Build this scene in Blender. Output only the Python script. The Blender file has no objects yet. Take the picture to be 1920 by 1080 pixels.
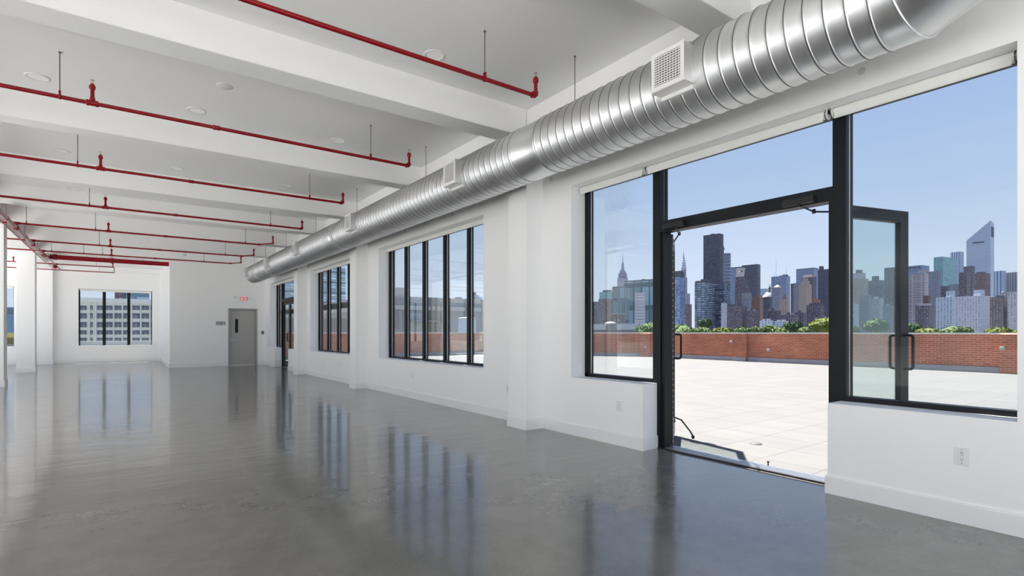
import bpy, bmesh, math, random
from mathutils import Vector, Matrix
random.seed(7)
PI = math.pi
col = bpy.context.scene.collection
sc = bpy.context.scene

# ------------------------------------------------------------------ camera
F_PX = 1006.0
TH = math.atan(733 / 1006.0)            # heading of the camera away from the long axis of the room
SN, CS = math.sin(TH), math.cos(TH)
EYE = 1.30
cam_d = bpy.data.cameras.new('camera')
cam = bpy.data.objects.new('camera', cam_d)
col.objects.link(cam)
cam.location = (0, 0, EYE)
cam.rotation_euler = (PI / 2, 0, -TH)
cam_d.sensor_width = 36
cam_d.lens = 36 * F_PX / 1920
cam_d.shift_y = 82.5 / 1920
cam_d.clip_end = 20000
cam_d.clip_start = 0.05
sc.camera = cam

# ------------------------------------------------------------------ view
sc.view_settings.view_transform = 'Standard'
sc.view_settings.look = 'None'
sc.view_settings.gamma = 1
sc.view_settings.exposure = 0.12
sc.view_settings.use_curve_mapping = False
sc.cycles.max_bounces = 14
sc.cycles.diffuse_bounces = 10
sc.cycles.glossy_bounces = 6
sc.cycles.transparent_max_bounces = 24
sc.cycles.sample_clamp_indirect = 6.0
sc.cycles.caustics_reflective = False
sc.cycles.caustics_refractive = False

# ------------------------------------------------------------------ sky and sun
world = bpy.data.worlds.new('sky')
sc.world = world
world.use_nodes = True
wn = world.node_tree
wn.nodes.clear()
wo = wn.nodes.new('ShaderNodeOutputWorld')
wb = wn.nodes.new('ShaderNodeBackground')
wt = wn.nodes.new('ShaderNodeTexCoord')
wx = wn.nodes.new('ShaderNodeSeparateXYZ')
wr = wn.nodes.new('ShaderNodeValToRGB')
wn.links.new(wt.outputs['Generated'], wx.inputs[0])
wn.links.new(wx.outputs['Z'], wr.inputs[0])
wn.links.new(wr.outputs[0], wb.inputs[0])
wn.links.new(wb.outputs[0], wo.inputs[0])
els = wr.color_ramp.elements
els[0].position = 0.0; els[0].color = (0.72, 0.80, 0.93, 1)
els[1].position = 1.0; els[1].color = (0.20, 0.34, 0.72, 1)
for p, c in ((0.10, (0.64, 0.75, 0.92)), (0.22, (0.51, 0.65, 0.89)), (0.42, (0.375, 0.52, 0.85))):
    e = els.new(p); e.color = (*c, 1)
wb.inputs[1].default_value = 0.94

SUN_DIR = Vector((0.17, 1.03, 2.42)).normalized()      # towards the sun
sd = bpy.data.lights.new('sun', 'SUN')
so = bpy.data.objects.new('sun', sd)
col.objects.link(so)
so.rotation_euler = SUN_DIR.to_track_quat('Z', 'Y').to_euler()
so.location = SUN_DIR * 60
sd.energy = 18.0
sd.angle = math.radians(0.55)
sd.color = (1.0, 0.965, 0.91)

# ------------------------------------------------------------------ helpers
class MB:
    def __init__(s): s.v = []; s.f = []; s.sm = []
    def add(s, vs, fs, smooth=False, M=None):
        o = len(s.v)
        for p in vs:
            p = Vector(p)
            s.v.append(tuple(M @ p) if M is not None else tuple(p))
        for f in fs: s.f.append(tuple(i + o for i in f)); s.sm.append(smooth)
        return s
    def box(s, x0, x1, y0, y1, z0, z1, M=None):
        x0, x1 = min(x0, x1), max(x0, x1); y0, y1 = min(y0, y1), max(y0, y1); z0, z1 = min(z0, z1), max(z0, z1)
        vs = [(x0,y0,z0),(x1,y0,z0),(x1,y1,z0),(x0,y1,z0),(x0,y0,z1),(x1,y0,z1),(x1,y1,z1),(x0,y1,z1)]
        return s.add(vs, [(0,3,2,1),(4,5,6,7),(0,1,5,4),(1,2,6,5),(2,3,7,6),(3,0,4,7)], False, M)
    def prism(s, poly, z0, z1, M=None, taper=None):
        n = len(poly)
        tp = taper or poly
        vs = [(x, y, z0) for x, y in poly] + [(x, y, z1) for x, y in tp]
        fs = [tuple(range(n))[::-1], tuple(range(n, 2*n))]
        fs += [(i, (i+1) % n, n + (i+1) % n, n + i) for i in range(n)]
        return s.add(vs, fs, False, M)
    def tube(s, p0, p1, r, seg=12, r1=None, caps=True, smooth=True):
        p0, p1 = Vector(p0), Vector(p1); r1 = r if r1 is None else r1
        d = (p1 - p0).normalized()
        a = Vector((0,0,1)) if abs(d.z) < .9 else Vector((1,0,0))
        u = d.cross(a).normalized(); w = d.cross(u)
        vs = []
        for p, rr in ((p0, r), (p1, r1)):
            for k in range(seg):
                t = 2*PI*k/seg
                vs.append(p + (u*math.cos(t) + w*math.sin(t))*rr)
        fs = [(k, (k+1) % seg, seg + (k+1) % seg, seg + k) for k in range(seg)]
        s.add(vs, fs, smooth)
        if caps:
            s.add(vs[:seg], [tuple(range(seg))[::-1]]); s.add(vs[seg:], [tuple(range(seg))])
        return s
    def path(s, pts, r, seg=10, smooth=True):
        pts = [Vector(p) for p in pts]
        rings = []
        ref = None
        for i, p in enumerate(pts):
            d = (pts[min(i+1, len(pts)-1)] - pts[max(i-1, 0)]).normalized()
            if ref is None:
                ref = Vector((0,0,1)) if abs(d.z) < .9 else Vector((1,0,0))
            u = (ref - d*ref.dot(d)).normalized(); ref = u
            w = d.cross(u)
            rings.append([p + (u*math.cos(2*PI*k/seg) + w*math.sin(2*PI*k/seg))*r for k in range(seg)])
        vs = [q for R in rings for q in R]
        fs = [(i*seg+k, i*seg+(k+1) % seg, (i+1)*seg+(k+1) % seg, (i+1)*seg+k) for i in range(len(pts)-1) for k in range(seg)]
        s.add(vs, fs, smooth)
        s.add(rings[0], [tuple(range(seg))[::-1]]); s.add(rings[-1], [tuple(range(seg))])
        return s
    def lathe(s, prof, origin, axis='Z', seg=32, smooth=True, caps=True):
        """prof: list of (r, t) along the axis"""
        o = Vector(origin)
        ax = {'X': (Vector((1,0,0)), Vector((0,1,0)), Vector((0,0,1))), 'Y': (Vector((0,1,0)), Vector((0,0,1)), Vector((1,0,0))), 'Z': (Vector((0,0,1)), Vector((1,0,0)), Vector((0,1,0)))}[axis]
        vs = []
        for r, t in prof:
            for k in range(seg):
                a = 2*PI*k/seg
                vs.append(o + ax[0]*t + (ax[1]*math.cos(a) + ax[2]*math.sin(a))*r)
        fs = [(i*seg+k, i*seg+(k+1) % seg, (i+1)*seg+(k+1) % seg, (i+1)*seg+k) for i in range(len(prof)-1) for k in range(seg)]
        s.add(vs, fs, smooth)
        if caps:
            s.add(vs[:seg], [tuple(range(seg))[::-1]]); s.add(vs[-seg:], [tuple(range(seg))])
        return s
    def build(s, name, mat, parent=None, loc=None, rotz=0, bevel=0):
        me = bpy.data.meshes.new(name)
        me.from_pydata(s.v, [], s.f)
        me.polygons.foreach_set('use_smooth', s.sm)
        me.materials.append(mat)
        me.update()
        o = bpy.data.objects.new(name, me)
        col.objects.link(o)
        if parent is not None: o.parent = parent
        if loc is not None: o.location = loc
        if rotz: o.rotation_euler = (0, 0, rotz)
        if bevel:
            m = o.modifiers.new('bevel', 'BEVEL'); m.width = bevel; m.segments = 2; m.limit_method = 'ANGLE'
        return o

def tag(o, label=None, cat=None, group=None, kind=None):
    if label: o['label'] = label
    if cat: o['category'] = cat
    if group: o['group'] = group
    if kind: o['kind'] = kind
    return o
def struct(o, label=None):
    o['kind'] = 'structure'
    if label: o['label'] = label
    return o
def thing(name, label, cat, loc=(0,0,0), rotz=0, group=None):
    o = bpy.data.objects.new(name, None)
    col.objects.link(o)
    o.empty_display_size = 0.1
    o.location = loc; o.rotation_euler = (0, 0, rotz)
    return tag(o, label, cat, group)
def rel(mb, loc):
    """shift a mesh built in world coordinates into the frame of a parent standing at loc"""
    mb.v = [(x-loc[0], y-loc[1], z-loc[2]) for x, y, z in mb.v]
    return mb

# ------------------------------------------------------------------ materials
def mat(name, color, rough=0.5, metal=0.0, spec=0.5, noise=0.0, nscale=8.0, bump=0.0, bscale=60.0, stretch=None, rnoise=0.0):
    m = bpy.data.materials.new(name); m.use_nodes = True
    nt = m.node_tree; b = nt.nodes['Principled BSDF']
    b.inputs['Base Color'].default_value = (*color, 1)
    b.inputs['Roughness'].default_value = rough
    b.inputs['Metallic'].default_value = metal
    b.inputs['Specular IOR Level'].default_value = spec
    tc = nt.nodes.new('ShaderNodeTexCoord'); mp = nt.nodes.new('ShaderNodeMapping')
    nt.links.new(tc.outputs['Object'], mp.inputs[0])
    if stretch: mp.inputs['Scale'].default_value = stretch
    nz = nt.nodes.new('ShaderNodeTexNoise'); nz.inputs['Scale'].default_value = nscale; nz.inputs['Detail'].default_value = 5
    nt.links.new(mp.outputs[0], nz.inputs['Vector'])
    if noise > 0:
        r = nt.nodes.new('ShaderNodeMapRange'); r.inputs[3].default_value = 1-noise; r.inputs[4].default_value = 1+noise
        nt.links.new(nz.outputs['Fac'], r.inputs[0])
        mx = nt.nodes.new('ShaderNodeVectorMath'); mx.operation = 'SCALE'
        mx.inputs[0].default_value = color
        nt.links.new(r.outputs[0], mx.inputs['Scale'])
        nt.links.new(mx.outputs[0], b.inputs['Base Color'])
    if rnoise > 0:
        r = nt.nodes.new('ShaderNodeMapRange'); r.inputs[3].default_value = max(.02, rough-rnoise); r.inputs[4].default_value = rough+rnoise
        nt.links.new(nz.outputs['Fac'], r.inputs[0]); nt.links.new(r.outputs[0], b.inputs['Roughness'])
    if bump > 0:
        n2 = nt.nodes.new('ShaderNodeTexNoise'); n2.inputs['Scale'].default_value = bscale
        nt.links.new(mp.outputs[0], n2.inputs['Vector'])
        bp = nt.nodes.new('ShaderNodeBump'); bp.inputs['Strength'].default_value = bump; bp.inputs['Distance'].default_value = 0.02
        nt.links.new(n2.outputs['Fac'], bp.inputs['Height']); nt.links.new(bp.outputs[0], b.inputs['Normal'])
    return m

def emit(name, color, strength):
    m = mat(name, color, 0.5)
    b = m.node_tree.nodes['Principled BSDF']
    b.inputs['Emission Color'].default_value = (*color, 1)
    b.inputs['Emission Strength'].default_value = strength
    return m

def glass_mat(name, tint, extra=0.0):
    m = bpy.data.materials.new(name); m.use_nodes = True
    nt = m.node_tree; nt.nodes.clear()
    out = nt.nodes.new('ShaderNodeOutputMaterial'); mix = nt.nodes.new('ShaderNodeMixShader')
    tr = nt.nodes.new('ShaderNodeBsdfTransparent'); gl = nt.nodes.new('ShaderNodeBsdfGlossy')
    fr = nt.nodes.new('ShaderNodeFresnel'); fr.inputs[0].default_value = 1.45
    tr.inputs[0].default_value = (*tint, 1); gl.inputs['Roughness'].default_value = 0.0
    gl.inputs['Color'].default_value = (.9, .95, .93, 1)
    mul = nt.nodes.new('ShaderNodeMath'); mul.operation = 'MULTIPLY_ADD'; mul.inputs[1].default_value = 0.2; mul.inputs[2].default_value = extra
    nt.links.new(fr.outputs[0], mul.inputs[0]); nt.links.new(mul.outputs[0], mix.inputs[0])
    nt.links.new(tr.outputs[0], mix.inputs[1]); nt.links.new(gl.outputs[0], mix.inputs[2]); nt.links.new(mix.outputs[0], out.inputs[0])
    return m

M_WALL = mat('wall_paint', (0.925, 0.925, 0.93), 0.55, noise=0.012, nscale=1.5, bump=0.03, bscale=35)
M_CEIL = mat('ceiling_paint', (0.935, 0.93, 0.925), 0.7, noise=0.012, nscale=1.1, bump=0.04, bscale=12)
M_TRIM = mat('baseboard_paint', (0.88, 0.885, 0.89), 0.35, noise=0.01, nscale=3)
M_BLACK = mat('black_aluminium', (0.007, 0.008, 0.011), 0.42, spec=0.22, noise=0.15, nscale=30)
M_BLACK2 = mat('dark_bronze_aluminium', (0.016, 0.016, 0.018), 0.42, spec=0.3, noise=0.15, nscale=30)
M_SPACER = mat('glazing_spacer_metal', (0.62, 0.63, 0.60), 0.35, 0.3)
M_GLASS = glass_mat('window_glass', (0.93, 0.95, 0.955))
M_GLASS_D = glass_mat('door_glass', (0.87, 0.915, 0.905), 0.01)
M_SHADE = mat('roller_shade_fabric', (0.83, 0.83, 0.80), 0.6, noise=0.02, nscale=20)
M_SHADEW = mat('shade_bracket', (0.80, 0.81, 0.82), 0.35)
M_DARK = mat('dark_hole', (0.01, 0.01, 0.01), 0.7)
M_GALV = mat('galvanised_duct', (0.74, 0.745, 0.75), 0.42, 1.0, noise=0.10, nscale=2.2, rnoise=0.06, bump=0.008, bscale=5, stretch=(1, 2.5, 1))
M_GALV2 = mat('galvanised_sleeve', (0.77, 0.775, 0.78), 0.34, 1.0, noise=0.10, nscale=3, rnoise=0.06)
M_BOXMETAL = mat('grille_box_metal', (0.62, 0.62, 0.62), 0.42, 0.75, noise=0.08, nscale=6, stretch=(1, 1, 8))
M_GRILLE = mat('grille_enamel', (0.80, 0.79, 0.79), 0.4)
M_SLOT = mat('grille_interior', (0.09, 0.09, 0.09), 0.7)
M_RED = mat('red_pipe_paint', (0.26, 0.003, 0.009), 0.25, spec=0.35, noise=0.06, nscale=14)
M_ROD = mat('threaded_rod', (0.24, 0.22, 0.21), 0.4, 0.8)
M_BRASS = mat('sprinkler_brass', (0.55, 0.45, 0.30), 0.3, 0.9)
M_STEEL = mat('steel', (0.6, 0.6, 0.6), 0.3, 1.0)
M_DOORG = mat('grey_door_paint', (0.42, 0.41, 0.40), 0.4, noise=0.03, nscale=4)
M_FRAMEG = mat('grey_frame_paint', (0.36, 0.36, 0.36), 0.4, noise=0.03, nscale=4)
M_PLATE = mat('outlet_plastic', (0.80, 0.81, 0.83), 0.3)
M_SIGNG = mat('sign_grey', (0.46, 0.46, 0.45), 0.5)
M_TEXT = mat('sign_dark_text', (0.07, 0.07, 0.07), 0.5)
M_EXITW = emit('exit_sign_face', (0.85, 0.74, 0.73), 0.25)
M_EXITR = emit('exit_sign_letters', (0.62, 0.02, 0.03), 0.25)
M_LAMP = emit('downlight_lens', (0.86, 0.85, 0.82), 0.12)
M_WHITEP = mat('white_plastic', (0.82, 0.82, 0.82), 0.4)
M_COPING = mat('coping_stone', (0.80, 0.75, 0.66), 0.7, noise=0.08, nscale=2)
M_FLASH = mat('grey_flashing', (0.34, 0.33, 0.35), 0.5, noise=0.2, nscale=2.5)
M_THRESH = mat('threshold_aluminium', (0.55, 0.57, 0.60), 0.3, 0.9, noise=0.05, nscale=30)

def floor_mat():
    m = mat('polished_concrete', (0.2, 0.2, 0.19), 0.16, spec=0.5)
    nt = m.node_tree; b = nt.nodes['Principled BSDF']
    tc = nt.nodes.new('ShaderNodeTexCoord')
    def noise(s, d=4, r=.5, st=None, dist=0.0):
        n = nt.nodes.new('ShaderNodeTexNoise'); n.inputs['Scale'].default_value = s; n.inputs['Detail'].default_value = d
        n.inputs['Roughness'].default_value = r; n.inputs['Distortion'].default_value = dist
        if st:
            mp = nt.nodes.new('ShaderNodeMapping'); mp.inputs['Scale'].default_value = st
            nt.links.new(tc.outputs['Object'], mp.inputs[0]); nt.links.new(mp.outputs[0], n.inputs['Vector'])
        else: nt.links.new(tc.outputs['Object'], n.inputs['Vector'])
        return n
    a = noise(0.45, 6, .6, dist=.6)
    cr = nt.nodes.new('ShaderNodeValToRGB'); nt.links.new(a.outputs['Fac'], cr.inputs[0])
    e = cr.color_ramp.elements
    e[0].position = .30; e[0].color = (0.108, 0.103, 0.091, 1)
    e[1].position = .72; e[1].color = (0.222, 0.210, 0.184, 1)
    e2 = e.new(.5); e2.color = (0.160, 0.152, 0.134, 1)
    g = noise(3.0, 8, .7)
    g2 = noise(55, 3, .6)
    def scale(colsock, fac, lo, hi):
        r = nt.nodes.new('ShaderNodeMapRange'); r.inputs[1].default_value = .25; r.inputs[2].default_value = .75
        r.inputs[3].default_value = lo; r.inputs[4].default_value = hi
        nt.links.new(fac, r.inputs[0])
        v = nt.nodes.new('ShaderNodeVectorMath'); v.operation = 'SCALE'
        nt.links.new(colsock, v.inputs[0]); nt.links.new(r.outputs[0], v.inputs['Scale']); return v.outputs[0]
    c = scale(cr.outputs[0], g.outputs['Fac'], .84, 1.16)
    c = scale(c, g2.outputs['Fac'], .93, 1.07)
    # open pits in the cement, gathered in a few patches
    vo = nt.nodes.new('ShaderNodeTexVoronoi'); vo.inputs['Scale'].default_value = 60; vo.feature = 'F1'
    nt.links.new(tc.outputs['Object'], vo.inputs['Vector'])
    lt = nt.nodes.new('ShaderNodeMath'); lt.operation = 'LESS_THAN'; lt.inputs[1].default_value = .22
    nt.links.new(vo.outputs['Distance'], lt.inputs[0])
    pm = noise(0.55, 2, .5)
    rp = nt.nodes.new('ShaderNodeMapRange'); rp.inputs[1].default_value = .64; rp.inputs[2].default_value = .70
    nt.links.new(pm.outputs['Fac'], rp.inputs[0])
    pm2 = noise(9.0, 2, .5)
    gt = nt.nodes.new('ShaderNodeMath'); gt.operation = 'GREATER_THAN'; gt.inputs[1].default_value = .55
    nt.links.new(pm2.outputs['Fac'], gt.inputs[0])
    m1 = nt.nodes.new('ShaderNodeMath'); m1.operation = 'MULTIPLY'; nt.links.new(lt.outputs[0], m1.inputs[0]); nt.links.new(rp.outputs[0], m1.inputs[1])
    m2 = nt.nodes.new('ShaderNodeMath'); m2.operation = 'MULTIPLY'; nt.links.new(m1.outputs[0], m2.inputs[0]); nt.links.new(gt.outputs[0], m2.inputs[1])
    mx = nt.nodes.new('ShaderNodeMix'); mx.data_type = 'RGBA'
    nt.links.new(m2.outputs[0], mx.inputs['Factor']); nt.links.new(c, mx.inputs[6]); mx.inputs[7].default_value = (.04, .038, .035, 1)
    nt.links.new(mx.outputs[2], b.inputs['Base Color'])
    rr = nt.nodes.new('ShaderNodeMapRange'); rr.inputs[3].default_value = 0.15; rr.inputs[4].default_value = 0.28
    nt.links.new(g.outputs['Fac'], rr.inputs[0]); nt.links.new(rr.outputs[0], b.inputs['Roughness'])
    b.inputs['Coat Weight'].default_value = 0.42; b.inputs['Coat Roughness'].default_value = 0.075; b.inputs['Coat IOR'].default_value = 1.5
    w = noise(1.6, 3, .5, st=(.6, 2.0, 1), dist=.3)
    bp = nt.nodes.new('ShaderNodeBump'); bp.inputs['Strength'].default_value = 0.22; bp.inputs['Distance'].default_value = 0.02
    nt.links.new(w.outputs['Fac'], bp.inputs['Height']); nt.links.new(bp.outputs[0], b.inputs['Normal']); nt.links.new(bp.outputs[0], b.inputs['Coat Normal'])
    return m
M_FLOOR = floor_mat()

def brick_mat(name, c1, c2, mortar, vertical=True):
    m = mat(name, c1, 0.85)
    nt = m.node_tree; b = nt.nodes['Principled BSDF']
    tc = nt.nodes.new('ShaderNodeTexCoord'); sx = nt.nodes.new('ShaderNodeSeparateXYZ'); nt.links.new(tc.outputs['Object'], sx.inputs[0])
    ad = nt.nodes.new('ShaderNodeMath'); ad.operation = 'ADD'; nt.links.new(sx.outputs[0], ad.inputs[0]); nt.links.new(sx.outputs[1], ad.inputs[1])
    cb = nt.nodes.new('ShaderNodeCombineXYZ'); nt.links.new(ad.outputs[0], cb.inputs[0]); nt.links.new(sx.outputs[2], cb.inputs[1])
    br = nt.nodes.new('ShaderNodeTexBrick'); nt.links.new(cb.outputs[0], br.inputs['Vector'])
    br.inputs['Scale'].default_value = 1.0; br.inputs['Brick Width'].default_value = 0.21; br.inputs['Row Height'].default_value = 0.072
    br.inputs['Mortar Size'].default_value = 0.006
    br.inputs['Color1'].default_value = (*c1, 1); br.inputs['Color2'].default_value = (*c2, 1); br.inputs['Mortar'].default_value = (*mortar, 1)
    nz = nt.nodes.new('ShaderNodeTexNoise'); nz.inputs['Scale'].default_value = 0.7; nz.inputs['Detail'].default_value = 6; nt.links.new(tc.outputs['Object'], nz.inputs['Vector'])
    r = nt.nodes.new('ShaderNodeMapRange'); r.inputs[1].default_value = .3; r.inputs[2].default_value = .7; r.inputs[3].default_value = .75; r.inputs[4].default_value = 1.2; nt.links.new(nz.outputs['Fac'], r.inputs[0])
    v = nt.nodes.new('ShaderNodeVectorMath'); v.operation = 'SCALE'; nt.links.new(br.outputs['Color'], v.inputs[0]); nt.links.new(r.outputs[0], v.inputs['Scale'])
    nt.links.new(v.outputs[0], b.inputs['Base Color'])
    return m
M_BRICK = brick_mat('red_brick', (0.56, 0.175, 0.085), (0.42, 0.12, 0.06), (0.62, 0.40, 0.29))
M_BRICKW = brick_mat('wall_brick', (0.22, 0.10, 0.075), (0.16, 0.07, 0.055), (0.30, 0.25, 0.22))

def paver_mat():
    m = mat('terrace_pavers', (0.6, 0.58, 0.55), 0.85)
    nt = m.node_tree; b = nt.nodes['Principled BSDF']
    tc = nt.nodes.new('ShaderNodeTexCoord')
    br = nt.nodes.new('ShaderNodeTexBrick'); br.offset = 0.0
    mp = nt.nodes.new('ShaderNodeMapping'); mp.inputs['Location'].default_value = (-6.65, -3.0, 0)
    nt.links.new(tc.outputs['Object'], mp.inputs[0]); nt.links.new(mp.outputs[0], br.inputs['Vector'])
    br.inputs['Scale'].default_value = 1.0; br.inputs['Brick Width'].default_value = 0.615; br.inputs['Row Height'].default_value = 0.615
    br.inputs['Mortar Size'].default_value = 0.006
    br.inputs['Color1'].default_value = (.128, .125, .120, 1); br.inputs['Color2'].default_value = (.120, .1175, .1135, 1); br.inputs['Mortar'].default_value = (.07, .067, .065, 1)
    nz = nt.nodes.new('ShaderNodeTexNoise'); nz.inputs['Scale'].default_value = 2.2; nz.inputs['Detail'].default_value = 7
    mp2 = nt.nodes.new('ShaderNodeMapping'); mp2.inputs['Scale'].default_value = (1, 0.5, 1); nt.links.new(tc.outputs['Object'], mp2.inputs[0]); nt.links.new(mp2.outputs[0], nz.inputs['Vector'])
    r = nt.nodes.new('ShaderNodeMapRange'); r.inputs[1].default_value = .3; r.inputs[2].default_value = .7; r.inputs[3].default_value = .93; r.inputs[4].default_value = 1.06; nt.links.new(nz.outputs['Fac'], r.inputs[0])
    v = nt.nodes.new('ShaderNodeVectorMath'); v.operation = 'SCALE'; nt.links.new(br.outputs['Color'], v.inputs[0]); nt.links.new(r.outputs[0], v.inputs['Scale'])
    nt.links.new(v.outputs[0], b.inputs['Base Color'])
    return m
M_PAVER = paver_mat()

def facade(name, wall, glass, fh=3.6, bw=3.2, wf=.55, hf=.5, rough=.6, var=.5, grough=.35):
    """wall with a grid of windows: wf / hf = share of a bay / storey that is glass"""
    m = mat(name, wall, rough)
    nt = m.node_tree; b = nt.nodes['Principled BSDF']
    tc = nt.nodes.new('ShaderNodeTexCoord')
    sx = nt.nodes.new('ShaderNodeSeparateXYZ'); nt.links.new(tc.outputs['Object'], sx.inputs[0])
    sn = nt.nodes.new('ShaderNodeSeparateXYZ'); nt.links.new(tc.outputs['Normal'], sn.inputs[0])
    def mth(op, a=None, bb=None, v=None):
        n = nt.nodes.new('ShaderNodeMath'); n.operation = op
        for i, q in enumerate((a, bb)):
            if q is None: continue
            if isinstance(q, (int, float)): n.inputs[i].default_value = q
            else: nt.links.new(q, n.inputs[i])
        return n.outputs[0]
    ax = mth('ABSOLUTE', sn.outputs[0]); az = mth('ABSOLUTE', sn.outputs[2])
    isx = mth('GREATER_THAN', ax, .6)
    u = mth('ADD', mth('MULTIPLY', isx, sx.outputs[1]), mth('MULTIPLY', mth('SUBTRACT', 1, isx), sx.outputs[0]))
    ub = mth('DIVIDE', mth('ADD', u, 500.13), bw); zb = mth('DIVIDE', mth('ADD', sx.outputs[2], 100.07), fh)
    mu = mth('LESS_THAN', mth('FRACT', ub), wf); mz = mth('LESS_THAN', mth('FRACT', zb), hf)
    mask = mth('MULTIPLY', mth('MULTIPLY', mu, mz), mth('LESS_THAN', az, .5))
    cb = nt.nodes.new('ShaderNodeCombineXYZ'); nt.links.new(mth('FLOOR', ub), cb.inputs[0]); nt.links.new(mth('FLOOR', zb), cb.inputs[1]); nt.links.new(isx, cb.inputs[2])
    wnz = nt.nodes.new('ShaderNodeTexWhiteNoise'); nt.links.new(cb.outputs[0], wnz.inputs['Vector'])
    r = nt.nodes.new('ShaderNodeMapRange'); r.inputs[3].default_value = 1-var; r.inputs[4].default_value = 1+var*1.6; nt.links.new(wnz.outputs['Value'], r.inputs[0])
    gv = nt.nodes.new('ShaderNodeVectorMath'); gv.operation = 'SCALE'; gv.inputs[0].default_value = glass; nt.links.new(r.outputs[0], gv.inputs['Scale'])
    mx = nt.nodes.new('ShaderNodeMix'); mx.data_type = 'RGBA'; nt.links.new(mask, mx.inputs['Factor'])
    mx.inputs[6].default_value = (*wall, 1); nt.links.new(gv.outputs[0], mx.inputs[7])
    nt.links.new(mx.outputs[2], b.inputs['Base Color'])
    b.inputs['Roughness'].default_value = grough if wf > .8 else rough
    b.inputs['Specular IOR Level'].default_value = .3
    return m

# ================================================================== ROOM SHELL
W = 4.61        # inner face of the window wall
XF = 4.85       # inner face of the window frames
XO = 5.00       # outer face of the brick
CEIL = 4.24
BEAM = 3.88
SILL, HEAD = 0.727, 3.154
XL, YB, YF = -14.5, -8.0, 28.8     # unseen left wall, wall behind the camera, far wall
SKX0, SKX1, SKY0 = -14.2, -4.2, -1.2     # added glazed roof for daylight: x range, and everything nearer than SKY0

mb = MB().box(XL-.4, XF, YB-.4, YF+.3, -.3, 0)
struct(mb.build('floor', M_FLOOR), 'polished grey concrete floor')
mb = MB().box(SKX1, XO, SKY0, 21.5, CEIL, CEIL+.35).box(SKX1, XO, 21.5, YF+.4, CEIL, CEIL+.35)
mb.box(XL-.4, SKX0, YB-.4, YF+.4, CEIL, CEIL+.35).box(SKX0, XO, YB-.4, YB+.5, CEIL, CEIL+.35).box(SKX0, SKX1, YF-.4, YF+.4, CEIL, CEIL+.35)
struct(mb.build('ceiling', M_CEIL), 'white painted ceiling')
# unseen glazed roof added for interior daylight, left of and behind the camera
t_ = thing('window_20', 'unseen glazed roof added for daylight', None, (SKX0, YB, CEIL)); t_['kind'] = 'structure'
rel(MB().box(SKX0, SKX1, YB+.5, YF-.4, CEIL+.2, CEIL+.21).box(SKX1, XO-.4, YB+.5, SKY0, CEIL+.2, CEIL+.21), (SKX0, YB, CEIL)).build('pane', M_GLASS, t_)
mb = MB()
for k in range(1, 18): mb.box(SKX0, SKX1, YB+2.05*k-.03, YB+2.05*k+.03, CEIL+.1, CEIL+.2)
rel(mb, (SKX0, YB, CEIL)).build('glazing_bars', M_TRIM, t_)
struct(MB().box(XL, -5.4, YB, YF, 0, .004).box(-5.4, W, YB, SKY0-.8, 0, .004).build('floor_bounce', mat('pale_bounce_floor', (.86, .84, .81), .5, noise=.05, nscale=4)), 'unseen pale floor area added to bounce daylight')  # pale surface added out of view to throw sunlight up to the ceiling

def wall_with_openings(mb, x0, x1, y0, y1, ops, top=CEIL, axis='X'):
    """ops: (a, b, sill, head, [(na, nb)]) along the wall, notches reach the floor"""
    def bx(a, b, z0, z1):
        if b-a < 1e-4 or z1-z0 < 1e-4: return
        if axis == 'X': mb.box(x0, x1, a, b, z0, z1)
        else: mb.box(a, b, x0, x1, z0, z1)
    ops = sorted(ops); cur = y0
    for a, b, s, h, notch in ops:
        bx(cur, a, 0, top)
        bx(a, b, h, top)
        c = a
        for na, nb in notch:
            bx(c, na, 0, s); c = nb
        bx(c, b, 0, s)
        cur = b
    bx(cur, y1, 0, top)
    return mb
D1 = (2.00, 3.90)        # terrace door, near
D2 = (19.31, 21.27)      # terrace door, far
OPS = [(-6.3, -1.9, SILL, HEAD, []), (0.866, 5.056, SILL, HEAD, [D1]), (7.09, 11.35, SILL, HEAD, []),
       (13.19, 16.66, SILL, HEAD, []), (18.2, 22.09, SILL, HEAD, [D2])]
wr_ = wall_with_openings(MB(), W, XF+.02, YB-.4, YF+.3, OPS).build('wall_right', M_WALL)
struct(wr_, 'white wall with large black framed windows')
OPS2 = [(a, b, SILL-.04, h, n) for a, b, s, h, n in OPS]
o = wall_with_openings(MB(), XF+.021, XO, YB-.4, YF+.35, OPS2).build('brick_facing', M_BRICKW, wr_)
tag(o, 'red brick outer face of the window wall')

LW = [(-6, -2, SILL, HEAD, []), (.9, 5, SILL, HEAD, []), (7.1, 11.3, SILL, HEAD, []), (13.2, 17, SILL, HEAD, []), (18.5, 22.5, SILL, HEAD, []), (24, 27.6, SILL, HEAD, [])]  # openings in the unseen left wall, added to let daylight in
struct(wall_with_openings(MB(), XL-.35, XL, YB-.4, YF+.6, LW).build('wall_left', M_WALL))
BW = [(-8.6, -4.2, SILL, HEAD, []), (-3.2, .6, SILL, HEAD, []), (1.2, 4.2, SILL, HEAD, [])]  # openings behind the camera, likewise added for interior light
struct(wall_with_openings(MB(), YB-.35, YB, XL, W, BW, axis='Y').build('wall_back', M_WALL))
FW = [(-8.8, -6.3, SILL, 3.12, []), (-5.9, -3.43, SILL, 3.12, []), (-1.443, 1.123, SILL, 3.12, [])]
struct(wall_with_openings(MB(), YF, YF+.32, XL, W, FW, axis='Y').build('wall_far', M_WALL), 'white end wall with windows')

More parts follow.
